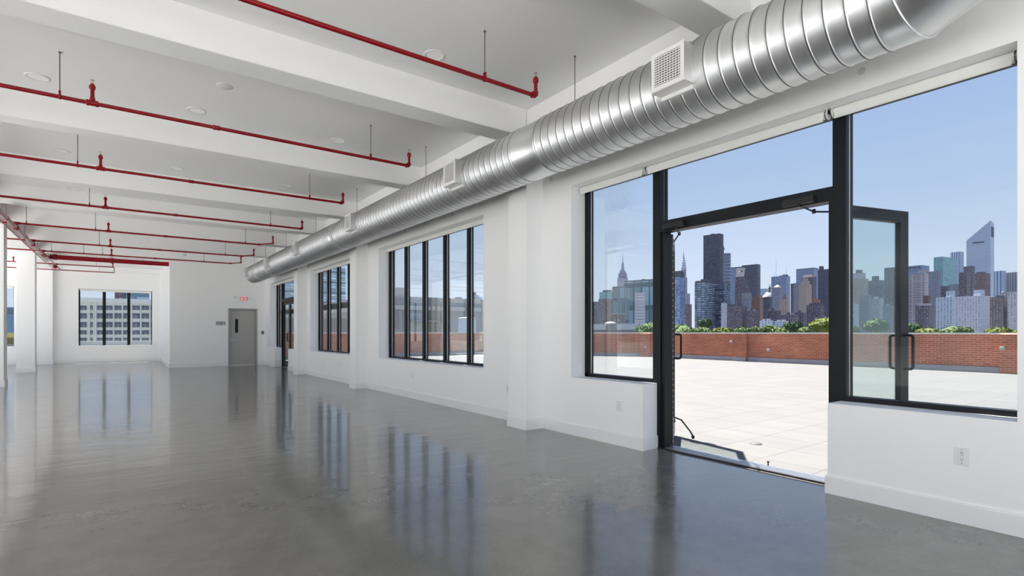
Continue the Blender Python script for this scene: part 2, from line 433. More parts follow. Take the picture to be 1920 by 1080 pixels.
# stair enclosure with the grey door (opening 3.294..4.321)
SY = 22.9
SX = 1.42
mb = MB()
mb.box(SX, 3.30, SY, SY+.2, 0, CEIL).box(3.30, 4.31, SY, SY+.2, 2.21, CEIL).box(4.31, W, SY, SY+.2, 0, CEIL)
mb.box(SX, SX+.2, SY+.2, YF, 0, CEIL)
struct(mb.build('wall_stair', M_WALL), 'white stair enclosure wall with a grey door')
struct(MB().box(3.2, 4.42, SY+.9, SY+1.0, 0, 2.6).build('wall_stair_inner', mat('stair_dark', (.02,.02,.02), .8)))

# beams and spandrel beams
BY = [(-3.75, -3.4), (-.65, -.3), (2.50, 2.82), (5.62, 5.96), (8.72, 9.02), (11.95, 12.27), (14.42, 14.72), (17.05, 17.38), (19.9, 20.2), (22.9, 23.2), (26.1, 26.4)]
for i, (a, b) in enumerate(BY):
    o = MB().box(XL if b < 3 else -2.70, 4.35 if b < 22 else SX, a, b, BEAM, CEIL+.01).build('trim_%d' % (i+1), M_CEIL, bevel=.012)
    struct(o, 'white ceiling beam crossing the room')
o = MB().box(4.345, W+.01, YB, SY, BEAM, CEIL+.01).build('trim_20', M_CEIL); struct(o, 'white spandrel beam above the windows')
o = MB().box(XL, SX, YF-.28, YF+.01, BEAM, CEIL+.01).build('trim_21', M_CEIL); struct(o)
o = MB().box(-2.72, -2.25, YB, YF, BEAM-.02, CEIL+.01).build('trim_22', M_CEIL); struct(o, 'white beam along the row of columns')

# piers on the window wall
PIERS = [(-.80, -.38), (5.62, 6.03), (11.985, 12.38), (17.02, 17.44)]
for i, (a, b) in enumerate(PIERS):
    o = MB().box(4.33, W+.01, a, b, 0, CEIL).build('trim_%d' % (30+i), M_WALL, bevel=.004); struct(o, 'white pier between windows')
o = MB().box(-3.0, -2.24, YF-.3, YF+.01, 0, CEIL).build('trim_34', M_WALL, bevel=.004); struct(o, 'white pier on the end wall')
# free columns
for i, y in enumerate((5.2, 11.6, 17.40, 23.10)):
    o = MB().box(-2.70, -2.25, y, y+.45, 0, BEAM).build('trim_%d' % (40+i), M_WALL, bevel=.004); struct(o, 'white square column')

# baseboards
BH, BT = 0.147, 0.016
def base_x(mb, x, y0, y1, side=-1):       # board on a face at x=const
    mb.box(x + side*BT, x, y0, y1, 0, BH-.012); mb.box(x + side*(BT-.006), x, y0, y1, BH-.012, BH)
def base_y(mb, y, x0, x1, side=-1):
    mb.box(x0, x1, y + side*BT, y, 0, BH-.012); mb.box(x0, x1, y + side*(BT-.006), y, BH-.012, BH)
mb = MB()
segs = [(-.38, D1[0]), (D1[1], 5.62), (6.03, 11.985), (12.38, 17.02), (17.44, D2[0]), (D2[1], SY), (YB, -.80)]
for a, b in segs: base_x(mb, W, a, b)
for a, b in PIERS:
    base_x(mb, 4.33, a-BT, b+BT); base_y(mb, a, 4.33, W); base_y(mb, b, 4.33, W, 1)
for y, s_ in ((D1[0], 1), (D1[1], -1), (D2[0], 1), (D2[1], -1)): base_y(mb, y, W-BT, XF+.0, s_)
struct(mb.build('baseboard_right', M_TRIM, bevel=.002), 'white baseboard along the window wall')
mb = MB()
base_y(mb, SY, SX-BT, 3.29); base_y(mb, SY, 4.325, W)
base_x(mb, SX, SY-BT, YF)
struct(mb.build('baseboard_stair', M_TRIM))
mb = MB()
base_y(mb, YF, XL, -3.0); base_y(mb, YF, -2.24, SX); base_y(mb, YF-.3, -3.0-BT, -2.24+BT); base_x(mb, -2.24, YF-.3, YF, 1); base_x(mb, -3.0, YF-.3, YF, -1)
struct(mb.build('baseboard_far', M_TRIM))
mb = MB()
for y in (5.2, 11.6, 17.40, 23.10):
    base_y(mb, y, -2.70-BT, -2.25+BT); base_y(mb, y+.45, -2.70-BT, -2.25+BT, 1); base_x(mb, -2.70, y, y+.45, -1); base_x(mb, -2.25, y, y+.45, 1)
struct(mb.build('baseboard_columns', M_TRIM))
mb = MB(); base_x(mb, XL, YB, YF, 1); struct(mb.build('baseboard_left', M_TRIM))

# ================================================================== WINDOWS
def vbar(mb, x0, x1, a, b, z0, z1): mb.box(x0, x1, a, b, z0, z1)
def window_x(n, y0, y1, mull, label, panes_z=None, doors=None, mw=.062):
    """window in the right wall; mull = centre positions of the mullions"""
    w = thing('window_%d' % n, label, None, (XF, y0, SILL)); w['kind'] = 'structure'
    L = (XF, y0, SILL)
    f = MB()
    x0, x1 = XF, XF+.10
    f.box(x0, x1, y1-.055, y1, SILL, HEAD)
    f.box(x0, x1, y0, y0+.035, SILL, HEAD)
    f.box(x0, x1, y0, y1, HEAD-.035, HEAD)
    spans = [(y0, y1)] if not doors else [(y0, doors[0]), (doors[1], y1)]
    for a, b in spans: f.box(x0, x1, a, b, SILL, SILL+.04)
    for y in mull: f.box(x0, x1, y-mw/2, y+mw/2, SILL, HEAD)
    rel(f, L).build('window_frame', M_BLACK, w)
    s = MB()
    edges = sorted([y0+.035] + [y+q for y in mull for q in (-mw/2, mw/2)] + [y1-.055])
    cells = [(edges[i], edges[i+1]) for i in range(0, len(edges), 2)]
    for a, b in cells:
        if doors and a > doors[0]-.1 and b < doors[1]+.1: continue
        s.box(x0+.052, x0+.064, b-.004, b, SILL+.04, HEAD-.035)
    if s.v: o = rel(s, L).build('glazing_spacer', M_SPACER, w); tag(o, 'pale metal edge strip of the glass')
    for a, b in cells:
        z0 = SILL+.04
        if doors and a > doors[0]-.1 and b < doors[1]+.1: z0 = 2.53
        g = MB().box(x0+.055, x0+.061, a+.001, b-.005, z0, HEAD-.035)
        rel(g, L).build('pane', M_GLASS, w)
    return w

P1L, P1R = 3.905, 2.013      # centres of the two door posts
window_x(1, .866, 5.056, [P1R, P1L], 'large black framed window with the open terrace doors', doors=(1.96, 3.97), mw=.105)
window_x(2, 7.09, 11.35, [7.96, 8.81, 9.66, 10.50], 'black framed window of five tall panes')
window_x(3, 13.19, 16.66, [14.03, 14.90, 15.78], 'black framed window of four tall panes, past the second pier')
window_x(4, 18.2, 22.09, [19.31-.03, 21.30], 'far black framed window with a terrace door', doors=(19.25, 21.33), mw=.10)
window_x(5, -6.3, -1.9, [-5.4, -4.5, -3.6, -2.7], 'unseen black framed window added for daylight behind the camera')  # out of view, put in for extra daylight
def window_y(n, x0, x1, y, mull, label):
    w = thing('window_%d' % n, label, None, (x0, y, SILL)); w['kind'] = 'structure'
    L = (x0, y, SILL); z1 = 3.12
    f = MB(); f.box(x0, x0+.05, y, y+.09, SILL, z1).box(x1-.03, x1, y, y+.09, SILL, z1).box(x0, x1, y, y+.09, z1-.06, z1).box(x0, x1, y, y+.09, SILL, SILL+.02)
    for x in mull: f.box(x-.055, x+.055, y, y+.09, SILL, z1)
    rel(f, L).build('window_frame', M_BLACK, w)
    e = sorted([x0+.05] + [x+q for x in mull for q in (-.055, .055)] + [x1-.03])
    for i in range(0, len(e), 2): rel(MB().box(e[i], e[i+1], y+.05, y+.056, SILL+.02, z1-.06), L).build('pane', M_GLASS, w)
window_y(6, -1.443, 1.123, 28.98, [-.585, .275], 'window of three panes in the end wall, showing a pale concrete block')
window_y(7, -5.9, -3.43, 28.98, [-5.07, -4.25], 'narrow view of an end wall window left of the white column')

# terrace doors ------------------------------------------------------
HZ = 2.41
def door_leaf(parent, L, hinge, ang, width, name='door_leaf', flip=1, holder=False):
    """leaf in its own frame: x from the hinge, y thickness"""
    ca, sa = math.cos(ang), math.sin(ang)
    M = Matrix(((ca, -sa, 0, hinge[0]-L[0]), (sa, ca, 0, hinge[1]-L[1]), (0, 0, 1, -L[2]), (0, 0, 0, 1)))
    t = .025
    f = MB(); z0, z1 = .025, 2.40
    f.box(0, .10, -t, t, z0, z1, M); f.box(width-.105, width, -t, t, z0, z1, M)
    f.box(.10, width-.105, -t, t, z1-.105, z1, M); f.box(.10, width-.105, -t, t, z0, z0+.22, M)
    leaf = f.build(name, M_BLACK2, parent)
    tag(leaf, 'black glazed terrace door leaf standing open')
    MB().box(.10, width-.105, -.004, .004, z0+.22, z1-.105, M).build('door_glass', M_GLASS_D, leaf)
    for s in (-1, 1):
        h = MB(); x = width-.055; pts = []
        zt, zb, off = 1.27, .965, .075
        pts += [(x, s*t, zb)]
        for k in range(5):
            a = k/4*PI/2; pts.append((x, s*(t+off-.025+.025*math.sin(a)), zb+.025-.025*math.cos(a)))
        for k in range(5):
            a = k/4*PI/2; pts.append((x, s*(t+off-.025+.025*math.cos(a)), zt-.025+.025*math.sin(a)))
        pts += [(x, s*t, zt)]
        h.path([M @ Vector(p) for p in pts], .0125, 10)
        h.build('door_handle', M_BLACK, leaf)
    b = MB()
    for k in range(37):
        z = .06 + k*.0635
        b.box(.004, .014, flip*(-t-.004) if flip > 0 else t, flip*(-t) if flip > 0 else t+.004, z, z+.02, M)
    tag(b.build('hinge_bearing', M_PLATE, leaf), 'pale bearings of the continuous hinge', kind='stuff')
    return leaf
d1 = thing('door_1', 'open black glass double door leading out to the terrace', None, (XF, 2.06, 0)); d1['kind'] = 'structure'
L1 = (XF, 2.06, 0)
f = MB()
f.box(XF, XF+.13, 3.852, 3.958, 0, SILL)             # posts below the sill line
f.box(XF, XF+.13, 1.960, 2.066, 0, SILL)
f.box(XF+.1, XF+.13, 3.852, 3.958, SILL, HEAD).box(XF+.1, XF+.13, 1.96, 2.066, SILL, HEAD)
f.box(XF+.02, XF+.13, 3.81, 3.852, 0, HZ)            # door jambs
f.box(XF+.02, XF+.13, 2.066, 2.105, 0, HZ)
f.box(XF, XF+.13, 2.066, 3.852, HZ, 2.53)            # transom
rel(f, L1).build('door_frame', M_BLACK, d1)
door_leaf(d1, L1, (XF+.15, 3.83), math.radians(35.6), .86, flip=1)
door_leaf(d1, L1, (XF+.15, 2.085), math.radians(-15.5), .86, flip=-1)
t_ = MB(); t_.box(XF, XO+.06, 2.066, 3.852, -.02, .012)
for k in range(5): t_.box(XF+.03+.03*k, XF+.042+.03*k, 2.066, 3.852, .012, .019)
tag(rel(t_, L1).build('threshold', M_THRESH, d1), 'grooved metal threshold')
tag(rel(MB().box(XF-.012, XF+.006, 2.0, 3.90, 0, .016), L1).build('threshold_edge', M_BLACK2, d1))
def closer(parent, L, ya, yb, zc, arm):
    c = MB().box(XF-.055, XF, ya, yb, zc-.03, zc+.03)
    o = rel(c, L).build('door_closer', M_BLACK2, parent, bevel=.006)
    a = MB()
    for p, q in zip(arm[:-1], arm[1:]): a.path([p, q], .0085, 8)
    for p in arm[:2]: a.tube((p[0], p[1], p[2]-.016), (p[0], p[1], p[2]+.022), .016, 12)
    rel(a, L).build('closer_arm', M_BLACK2, o)
closer(d1, L1, 3.52, 3.79, 2.455, [(XF-.03, 3.62, 2.415), (5.06, 3.76, 2.40), (5.36, 4.06, 2.38)])
closer(d1, L1, 2.20, 2.47, 2.450, [(XF-.03, 2.33, 2.415), (5.12, 2.34, 2.40), (5.50, 1.97, 2.38)])
# kick-down holder on the left leaf
k_ = MB(); k_.tube((5.50, 4.17, .26), (5.47, 4.13, .20), .012, 8); k_.path([(5.50, 4.15, .25), (5.56, 4.10, .22), (5.62, 4.02, .09), (5.64, 3.99, .03)], .009, 8); k_.tube((5.64, 3.99, 0.0), (5.64, 3.99, .035), .018, 12)
rel(k_, L1).build('door_holder', M_BLACK, d1)
rel(MB().tube((5.03, 2.72, .012), (5.03, 2.72, .05), .006, 8).tube((5.03, 2.72, .05), (5.03, 2.72, .056), .014, 10), L1).build('door_bolt', M_BLACK, d1)

L2 = (XF, 19.31, 0)
d2 = thing('door_2', 'black framed glass terrace door in the far window', None, L2); d2['kind'] = 'structure'
f = MB(); f.box(XF, XF+.13, 21.25, 21.35, 0, SILL).box(XF, XF+.13, 19.23, 19.33, 0, SILL)
f.box(XF+.02, XF+.13, 21.21, 21.25, 0, HZ).box(XF+.02, XF+.13, 19.33, 19.37, 0, HZ).box(XF, XF+.13, 19.33, 21.25, HZ, 2.53)
rel(f, L2).build('door_frame', M_BLACK, d2)
f = MB(); a_, b_ = 19.38, 21.20
for y0, y1 in ((19.38, 20.285), (20.295, 21.20)):
    f = MB(); f.box(XF+.04, XF+.085, y0, y0+.09, .02, 2.40).box(XF+.04, XF+.085, y1-.09, y1, .02, 2.40).box(XF+.04, XF+.085, y0+.09, y1-.09, 2.30, 2.40).box(XF+.04, XF+.085, y0+.09, y1-.09, .02, .24)
    lf = rel(f, L2).build('door_leaf', M_BLACK2, d2)
    rel(MB().box(XF+.058, XF+.066, y0+.09, y1-.09, .24, 2.30), L2).build('door_glass', M_GLASS_D, lf)
    yh = y0+.05 if y0 > 20 else y1-.05
    h = MB().path([(XF+.04, yh, .965), (XF-.03, yh, .965), (XF-.03, yh, 1.27), (XF+.04, yh, 1.27)], .012, 8)
    rel(h, L2).build('door_handle', M_BLACK, lf)
rel(MB().box(XF, XO+.06, 19.33, 21.25, -.02, .014), L2).build('threshold', M_THRESH, d2)

# grey stair door -----------------------------------------------------
L3 = (3.80, SY, 0)
d3 = thing('door_3', 'grey steel stair door with a narrow vision panel', None, L3); d3['kind'] = 'structure'
f = MB(); f.box(3.295, 3.352, SY-.02, SY+.2, 0, 2.21).box(4.262, 4.32, SY-.02, SY+.2, 0, 2.21).box(3.352, 4.262, SY-.02, SY+.2, 2.15, 2.21)
rel(f, L3).build('door_frame', M_FRAMEG, d3, bevel=.004)
f = MB(); ya, yb = SY+.06, SY+.105
f.box(3.356, 3.535, ya, yb, .03, 2.145).box(3.66, 4.258, ya, yb, .03, 2.145).box(3.535, 3.66, ya, yb, .03, 1.27).box(3.535, 3.66, ya, yb, 1.80, 2.145)
lf = rel(f, L3).build('door_leaf', M_DOORG, d3)
rel(MB().box(3.525, 3.545, ya-.008, yb, 1.26, 1.81).box(3.65, 3.67, ya-.008, yb, 1.26, 1.81).box(3.545, 3.65, ya-.008, yb, 1.80, 1.81).box(3.545, 3.65, ya-.008, yb, 1.26, 1.27), L3).build('vision_frame', M_FRAMEG, lf)
rel(MB().box(3.535, 3.66, ya+.02, ya+.026, 1.27, 1.80), L3).build('vision_panel', mat('dark_vision_glass', (.012,.012,.012), .08), lf)
h = MB(); h.lathe([(.032, 0), (.034, -.008), (.028, -.014)], (3.43, ya, .985), 'Y', 20); h.path([(3.43, ya-.01, .985), (3.43, ya-.055, .985), (3.45, ya-.062, .985), (3.55, ya-.062, .985)], .011, 10)
rel(h, L3).build('door_handle', M_STEEL, lf)
rel(MB().box(3.356, 4.258, SY+.03, SY+.12, 0, .018), L3).build('threshold', M_STEEL, d3)
rel(MB().box(3.36, 4.25, ya-.006, ya, .03, .055), L3).build('door_sweep', M_STEEL, lf)

# ================================================================== ROLLER SHADES
def shade(y0, y1, label, bracket_hi=True):
    zc, xc, r = 3.112, 4.765, .036
    L = (xc, y0, zc)
    t = thing('roller_shade', label, 'roller shade', L, group='roller shades over the windows')
    m = MB().tube((xc, y0+.03, zc), (xc, y1-.02, zc), r, 28)
    rel(m, L).build('shade_roll', M_SHADE, t)
    m = MB().box(xc-r-.001, xc-r+.002, y0+.04, y1-.03, 3.055, zc)
    rel(m, L).build('shade_fabric', M_SHADE, t)
    m = MB().tube((xc-r, y0+.04, 3.058), (xc-r, y1-.03, 3.058), .007, 10)
    rel(m, L).build('hem_bar', M_SHADE, t)
    for y in (y0+.012, y1-.012):
        b = MB().lathe([(.043, -.004), (.043, .004)], (xc, y, zc), 'Y', 24); b.box(xc-.02, xc+.02, y-.004, y+.004, zc, HEAD); b.box(xc-.03, xc+.03, y-.014, y+.014, HEAD-.005, HEAD)
        ob = rel(b, L).build('bracket', M_SHADEW, t)
    c = MB(); y = y0+.024
    for k in range(14):
        a = -PI*.9 + k/13*PI*1.8
        p = (xc + .038*math.cos(a), y, zc + .038*math.sin(a)); c.tube(p, (p[0], p[1]+.005, p[2]), .0035, 6)
    rel(c, L).build('drive_chain', M_DARK, t)
    return t
shade(.875, 2.03, 'white roller shade rolled up above the right-hand pane beside the doors')
shade(2.05, 3.955, 'white roller shade rolled up above the open terrace doors')
shade(3.975, 5.045, 'white roller shade rolled up left of the open terrace doors')
shade(7.10, 11.33, 'white roller shade rolled up over the five pane window')
shade(13.20, 16.64, 'white roller shade rolled up over the window past the second pier')
shade(18.21, 20.6, 'white roller shade over the far terrace door, partly behind a pier')
shade(20.63, 22.08, 'white roller shade at the stair end of the far terrace window')
for x0, x1, l in ((-1.43, 1.11, 'white roller shade rolled up over the three pane end wall window'), (-5.89, -3.44, 'white roller shade over the narrow end wall window by the column')):
    L = (x0, 28.9, 3.07)
    t = thing('roller_shade', l, 'roller shade', L, group='roller shades over the windows')
    rel(MB().tube((x0+.02, 28.9, 3.08), (x1-.02, 28.9, 3.08), .035, 20), L).build('shade_roll', M_SHADE, t)
    rel(MB().box(x0+.03, x1-.03, 28.863, 28.866, 3.02, 3.08), L).build('shade_fabric', M_SHADE, t)

# ================================================================== DUCT
DX, DZ, DR = 3.908, 3.40, 0.308
DL = (DX, 1.2, DZ)
duct = thing('spiral_duct', 'long round galvanised spiral duct running above the windows', 'duct', DL)
def duct_len(y0, y1, ribs=True, name='duct_section', r=DR, m=M_GALV, sp=.123):
    prof = [(r, y0)]
    if ribs:
        y = y0 + .05
        while y < y1 - .02:
            prof += [(r, y-.030), (r, y-.0105), (r+.0006, y-.0095), (r+.0048, y-.0070), (r+.0054, y-.0045), (r+.001, y-.001), (r+.001, y+.001), (r+.0054, y+.0045), (r+.0048, y+.0070), (r+.0006, y+.0095), (r, y+.0105), (r, y+.030)]
            y += sp
    prof.append((r, y1))
    mbb = MB().lathe(prof, (DX, 0, DZ), 'Y', 72, caps=False)
    return rel(mbb, DL).build(name, m, duct)
M_SEAM = mat('duct_seam_shade_grime', (.20, .20, .205), .5, .8)  # groove shade and dirt together put into the dark seam colour
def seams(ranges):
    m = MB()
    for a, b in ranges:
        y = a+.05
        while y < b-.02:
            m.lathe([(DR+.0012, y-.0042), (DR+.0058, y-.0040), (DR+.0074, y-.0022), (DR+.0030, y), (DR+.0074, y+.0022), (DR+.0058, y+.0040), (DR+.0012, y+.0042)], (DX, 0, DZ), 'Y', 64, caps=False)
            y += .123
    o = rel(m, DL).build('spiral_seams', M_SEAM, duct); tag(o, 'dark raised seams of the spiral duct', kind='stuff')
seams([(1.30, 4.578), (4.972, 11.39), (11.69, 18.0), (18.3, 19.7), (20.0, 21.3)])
duct_len(1.30, 4.578)
duct_len(4.972, 11.39)
duct_len(11.69, 18.0)
duct_len(18.3, 19.7)
for a, b in ((4.56, 4.99), (11.375, 11.705), (17.985, 18.315), (19.68, 20.05)):
    mbb = MB().lathe([(DR-.006, a), (DR+.003, a), (DR+.004, a+.012), (DR+.001, a+.02), (DR+.001, b-.02), (DR+.004, b-.012), (DR+.003, b), (DR-.006, b)], (DX, 0, DZ), 'Y', 72, caps=False)
    rel(mbb, DL).build('coupling_sleeve', M_GALV2, duct)
duct_len(20.0, 21.3)
mbb = MB().lathe([(DR, 21.3), (DR+.006, 21.3), (DR+.006, 21.34), (DR*.6, 21.345), (.001, 21.345)], (DX, 0, DZ), 'Y', 72, caps=False)
rel(mbb, DL).build('end_cap', M_GALV2, duct)
# mitred elbow turning up and into the room behind the camera
def gore(p0, n0, p1, n1, r, seg=72):
    """tube between two plane cuts"""
    d = (p1-p0).normalized()
    a = Vector((0,0,1)); u = d.cross(a).normalized(); w = u.cross(d)
    A = []; B = []
    for k in range(seg):
        t = 2*PI*k/seg; off = (u*math.cos(t) + w*math.sin(t))*r
        q = p0+off
        A.append(q + d*((p0-q).dot(n0)/d.dot(n0))); B.append(q + d*((p1-q).dot(n1)/d.dot(n1)))
    return A, B
pts = [Vector((DX, 1.28, DZ))]; hd = Vector((0, -1, 0)); 
dirs = []
turn = Vector((-.80, 0, .60)).normalized()
for k in range(5):
    a = math.radians(22.5*k); dirs.append(hd*math.cos(a) + turn*math.sin(a))
lens = [.10, .26, .26, .26, .9]
pts = [Vector((DX, 1.30, DZ))]
for d, l in zip(dirs, lens): pts.append(pts[-1] + d*l)
normals = [Vector((0,-1,0))] + [(dirs[k]+dirs[k+1]).normalized() for k in range(4)] + [dirs[4]]
for k in range(5):
    A, B = gore(pts[k], normals[k], pts[k+1], normals[k+1], DR)
    n = len(A); mbb = MB().add(A+B, [(i, (i+1) % n, n+(i+1) % n, n+i) for i in range(n)], True)
    rel(mbb, DL).build('elbow_gore', M_GALV2, duct)
    if k < 4:
        s = MB()
        P = pts[k+1]
        ring = [P + (q-P)*1.012 for q in B]
        s.path(ring + ring[:2], .0065, 6)
        rel(s, DL).build('elbow_seam', M_GALV2, duct)
# supply grilles
def grille(y0, big=True):
    y1 = y0 + .313
    xf, z0, z1 = 3.50, 3.25, 3.555
    b = MB().box(xf+.006, 3.70, y0+.004, y1-.004, z0+.004, z1-.004)
    bx = rel(b, DL).build('grille_box', M_BOXMETAL, duct)
    tag(bx, 'square side grille box on the duct')
    fr = MB(); w = .034
    fr.box(xf, xf+.008, y0, y1, z0, z0+w).box(xf, xf+.008, y0, y1, z1-w, z1).box(xf, xf+.008, y0, y0+w, z0+w, z1-w).box(xf, xf+.008, y1-w, y1, z0+w, z1-w)
    rel(fr, DL).build('grille_frame', M_GRILLE, bx, bevel=.002)
    rel(MB().box(xf+.0045, xf+.0058, y0+w, y1-w, z0+w, z1-w), DL).build('grille_back', M_SLOT, bx)
    lv = MB(); n = 12
    for k in range(n):
        z = z0+w + (z1-z0-2*w)*(k+.5)/n
        lv.box(xf+.0005, xf+.0042, y0+w, y1-w, z-.0035, z+.0035)
    n = 9
    for k in range(n):
        y = y0+w + (y1-y0-2*w)*(k+.5)/n
        lv.box(xf+.002, xf+.0044, y-.003, y+.003, z0+w, z1-w)
    rel(lv, DL).build('grille_louvers', M_GRILLE, bx)
    fl = MB(); fl.box(xf+.004, 3.66, y0-.006, y1+.006, z0-.004, z0+.002)
    fl.box(3.63, 3.655, y0+.01, y1+.0, z0-.035, z0-.003)
    rel(fl, DL).build('mounting_flange', M_GRILLE, bx)
for y in (2.560, 6.060, 9.99, 13.98, 17.35, 20.65): grille(y)
# hanger rods
for y in (1.9, 4.225, 7.68, 10.76, 13.6, 16.6, 19.4, 21.2):
    for x in ((DX+.0,) if y > 3 else (DX-.02, DX+.05)):
        m = MB().tube((x, y, DZ+DR-.005), (x, y, CEIL), .0045, 8)
        m.tube((x, y, CEIL-.012), (x, y, CEIL), .012, 10)
        rel(m, DL).build('hanger_rod', M_ROD, duct)
    m = MB().lathe([(DR+.004, y-.012), (DR+.010, y-.012), (DR+.010, y+.012), (DR+.004, y+.012)], (DX, 0, DZ), 'Y', 60, caps=False)
for y in (6.5, 13.0):
    pass

# ================================================================== SPRINKLER PIPES
PZ = 3.77
MX, MZ = -1.93, 3.715
def head(mb_pipe, parent, L, x, y, z0, z1, diag=None):
    """upright sprinkler on a riser"""
    r = MB().tube((x, y, z0), (x, y, z1-.07), .019, 14)
    r.lathe([(.026, z1-.10), (.030, z1-.095), (.030, z1-.065), (.022, z1-.06), (.020, z1-.045)], (x, y, 0), 'Z', 16)
    ob = rel(r, L).build('riser', M_RED, parent)
    h = MB().lathe([(.010, z1-.045), (.012, z1-.03), (.006, z1-.025)], (x, y, 0), 'Z', 10)
    h.path([(x, y-.004, z1-.03), (x, y-.014, z1-.018), (x, y-.012, z1-.002)], .0025, 6)
    h.path([(x, y+.004, z1-.03), (x, y+.014, z1-.018), (x, y+.012, z1-.002)], .0025, 6)
    h.lathe([(.019, z1-.003), (.019, z1)], (x, y, 0), 'Z', 14)
    rel(h, L).build('sprinkler_head', M_BRASS, parent)
def branch(y, xe, label, ends='up', left=-9.3, mid=True, top=True, r=.021, heads=(-.25,), hang=(-.52, 2.87), coup=(.93,), z=PZ):
    L = (xe, y, z)
    t = thing('sprinkler_pipe', label, 'sprinkler pipe', L, group='red sprinkler branch pipes')
    p = MB().tube((left, y, z), (xe, y, z), r, 18)
    rel(p, L).build('pipe_run', M_RED, t)
    e = MB()
    if ends == 'up':
        e.path([(xe-.035, y, z), (xe-.01, y, z+.003), (xe+.003, y, z+.014), (xe+.006, y, z+.045)], .029, 14)
        e.lathe([(.032, xe-.045), (.032, xe-.03)], (0, y, z), 'X', 14)
        rel(e, L).build('elbow', M_RED, t)
        head(None, t, L, xe+.006, y, z+.03, z+.24)
    elif ends == 'dog':
        x2, y2, z2 = xe+.30, y-.30, z+.02
        e.path([(xe-.03, y, z), (xe, y, z), (xe+.03, y-.02, z+.002)], .029, 12)
        rel(e, L).build('elbow', M_RED, t)
        rel(MB().tube((xe, y, z), (x2, y2, z2), .019, 12), L).build('offset_pipe', M_RED, t)
        rel(MB().path([(x2-.02, y2+.02, z2), (x2, y2, z2), (x2, y2, z2+.04)], .029, 12), L).build('elbow', M_RED, t)
        head(None, t, L, x2, y2, z2+.02, z2+.25)
    if mid:
        for x in heads:
            j = MB().lathe([(.024, x-.055), (.032, x-.05), (.032, x-.035), (.027, x-.02), (.030, x), (.027, x+.02), (.032, x+.035), (.032, x+.05), (.024, x+.055)], (0, y, z), 'X', 16)
            j.lathe([(.034, 0), (.026, .04), (.024, .06)], (x, y, z), 'Z', 16)
            rel(j, L).build('tee', M_RED, t)
            head(None, t, L, x, y, z+.05, z+.25)
    for x in coup:
        j = MB().lathe([(r, x-.035), (.028, x-.035), (.030, x-.02), (.026, x-.015), (.026, x+.015), (.030, x+.02), (.028, x+.035), (r, x+.035)], (0, y, z), 'X', 16)
        rel(j, L).build('coupling', M_RED, t)
    for x in hang:
        g = MB().tube((x, y, z+.05), (x, y, CEIL), .0055, 8); g.tube((x, y, CEIL-.01), (x, y, CEIL), .014, 10)
        g2 = rel(g, L).build('hanger_rod', M_ROD, t)
        q = MB(); q.lathe([(r+.002, x-.009), (r+.006, x-.009), (r+.006, x+.009), (r+.002, x+.009)], (0, y, z), 'X', 16)
        q.box(x-.009, x+.009, y-.016, y-.011, z+.012, z+.055).box(x-.009, x+.009, y+.011, y+.016, z+.012, z+.055).box(x-.010, x+.010, y-.016, y+.016, z+.052, z+.062)
        rel(q, L).build('pipe_ring', M_RED, t)
    return t
branch(4.39, 3.50, 'nearest and thickest red pipe, its upturned end next to the big duct grille', heads=(-.25, -5.0), coup=(-3.2,))
branch(7.35, 3.455, 'second nearest red pipe, with an upright sprinkler left of the first coupling', hang=(-.52, 2.87, -4.9))
branch(10.22, 3.43, 'third red pipe from the camera, ending in front of the second duct grille', hang=(-.52, 2.82, -4.9))
branch(13.35, 3.50, 'fourth red pipe from the camera, first to end in a slanted offset piece', ends='up', hang=(-.5, 2.80, -4.9))
branch(16.45, 3.15, 'fifth red pipe from the camera, crossing the sloping main near the left edge', ends='dog', hang=(-1.75, -.5, 2.80, -4.9))
branch(19.3, 3.18, 'sixth red pipe from the camera, ending left of the small far duct grille', ends='dog', hang=(-.5, 2.70, -4.9), heads=(-.25, -4.9))
branch(21.6, 3.18, 'seventh red pipe, just above the thick dark red pipe, ending before the stair wall', ends='dog', hang=(-1.72, -.95, -.48, 2.35), heads=(-.25,))
# looped pair in the alcove
La = (-.26, 25.5, PZ)
t = thing('sprinkler_pipe', 'thin red pipe loop hanging in front of the end wall window', 'sprinkler pipe', La, group='red sprinkler branch pipes')
rel(MB().tube((-9.3, 25.5, PZ), (-.26, 25.5, PZ), .019, 14), La).build('pipe_run', M_RED, t)
rel(MB().tube((-9.3, 27.85, PZ), (-.26, 27.85, PZ), .019, 14), La).build('pipe_run', M_RED, t)
rel(MB().path([(-.30, 25.5, PZ), (-.24, 25.52, PZ), (-.22, 25.6, PZ), (-.22, 27.75, PZ), (-.24, 27.83, PZ), (-.30, 27.85, PZ)], .019, 10), La).build('return_pipe', M_RED, t)
head(None, t, La, -.25, 25.5, PZ+.02, PZ+.22)
head(None, t, La, -3.05, 25.5, PZ+.02, PZ+.22)
for x, y in ((-.75, 25.5), (-2.0, 25.5), (-.72, 27.85), (-1.9, 27.85)): rel(MB().tube((x, y, PZ+.02), (x, y, CEIL), .005, 6), La).build('hanger_rod', M_ROD, t)
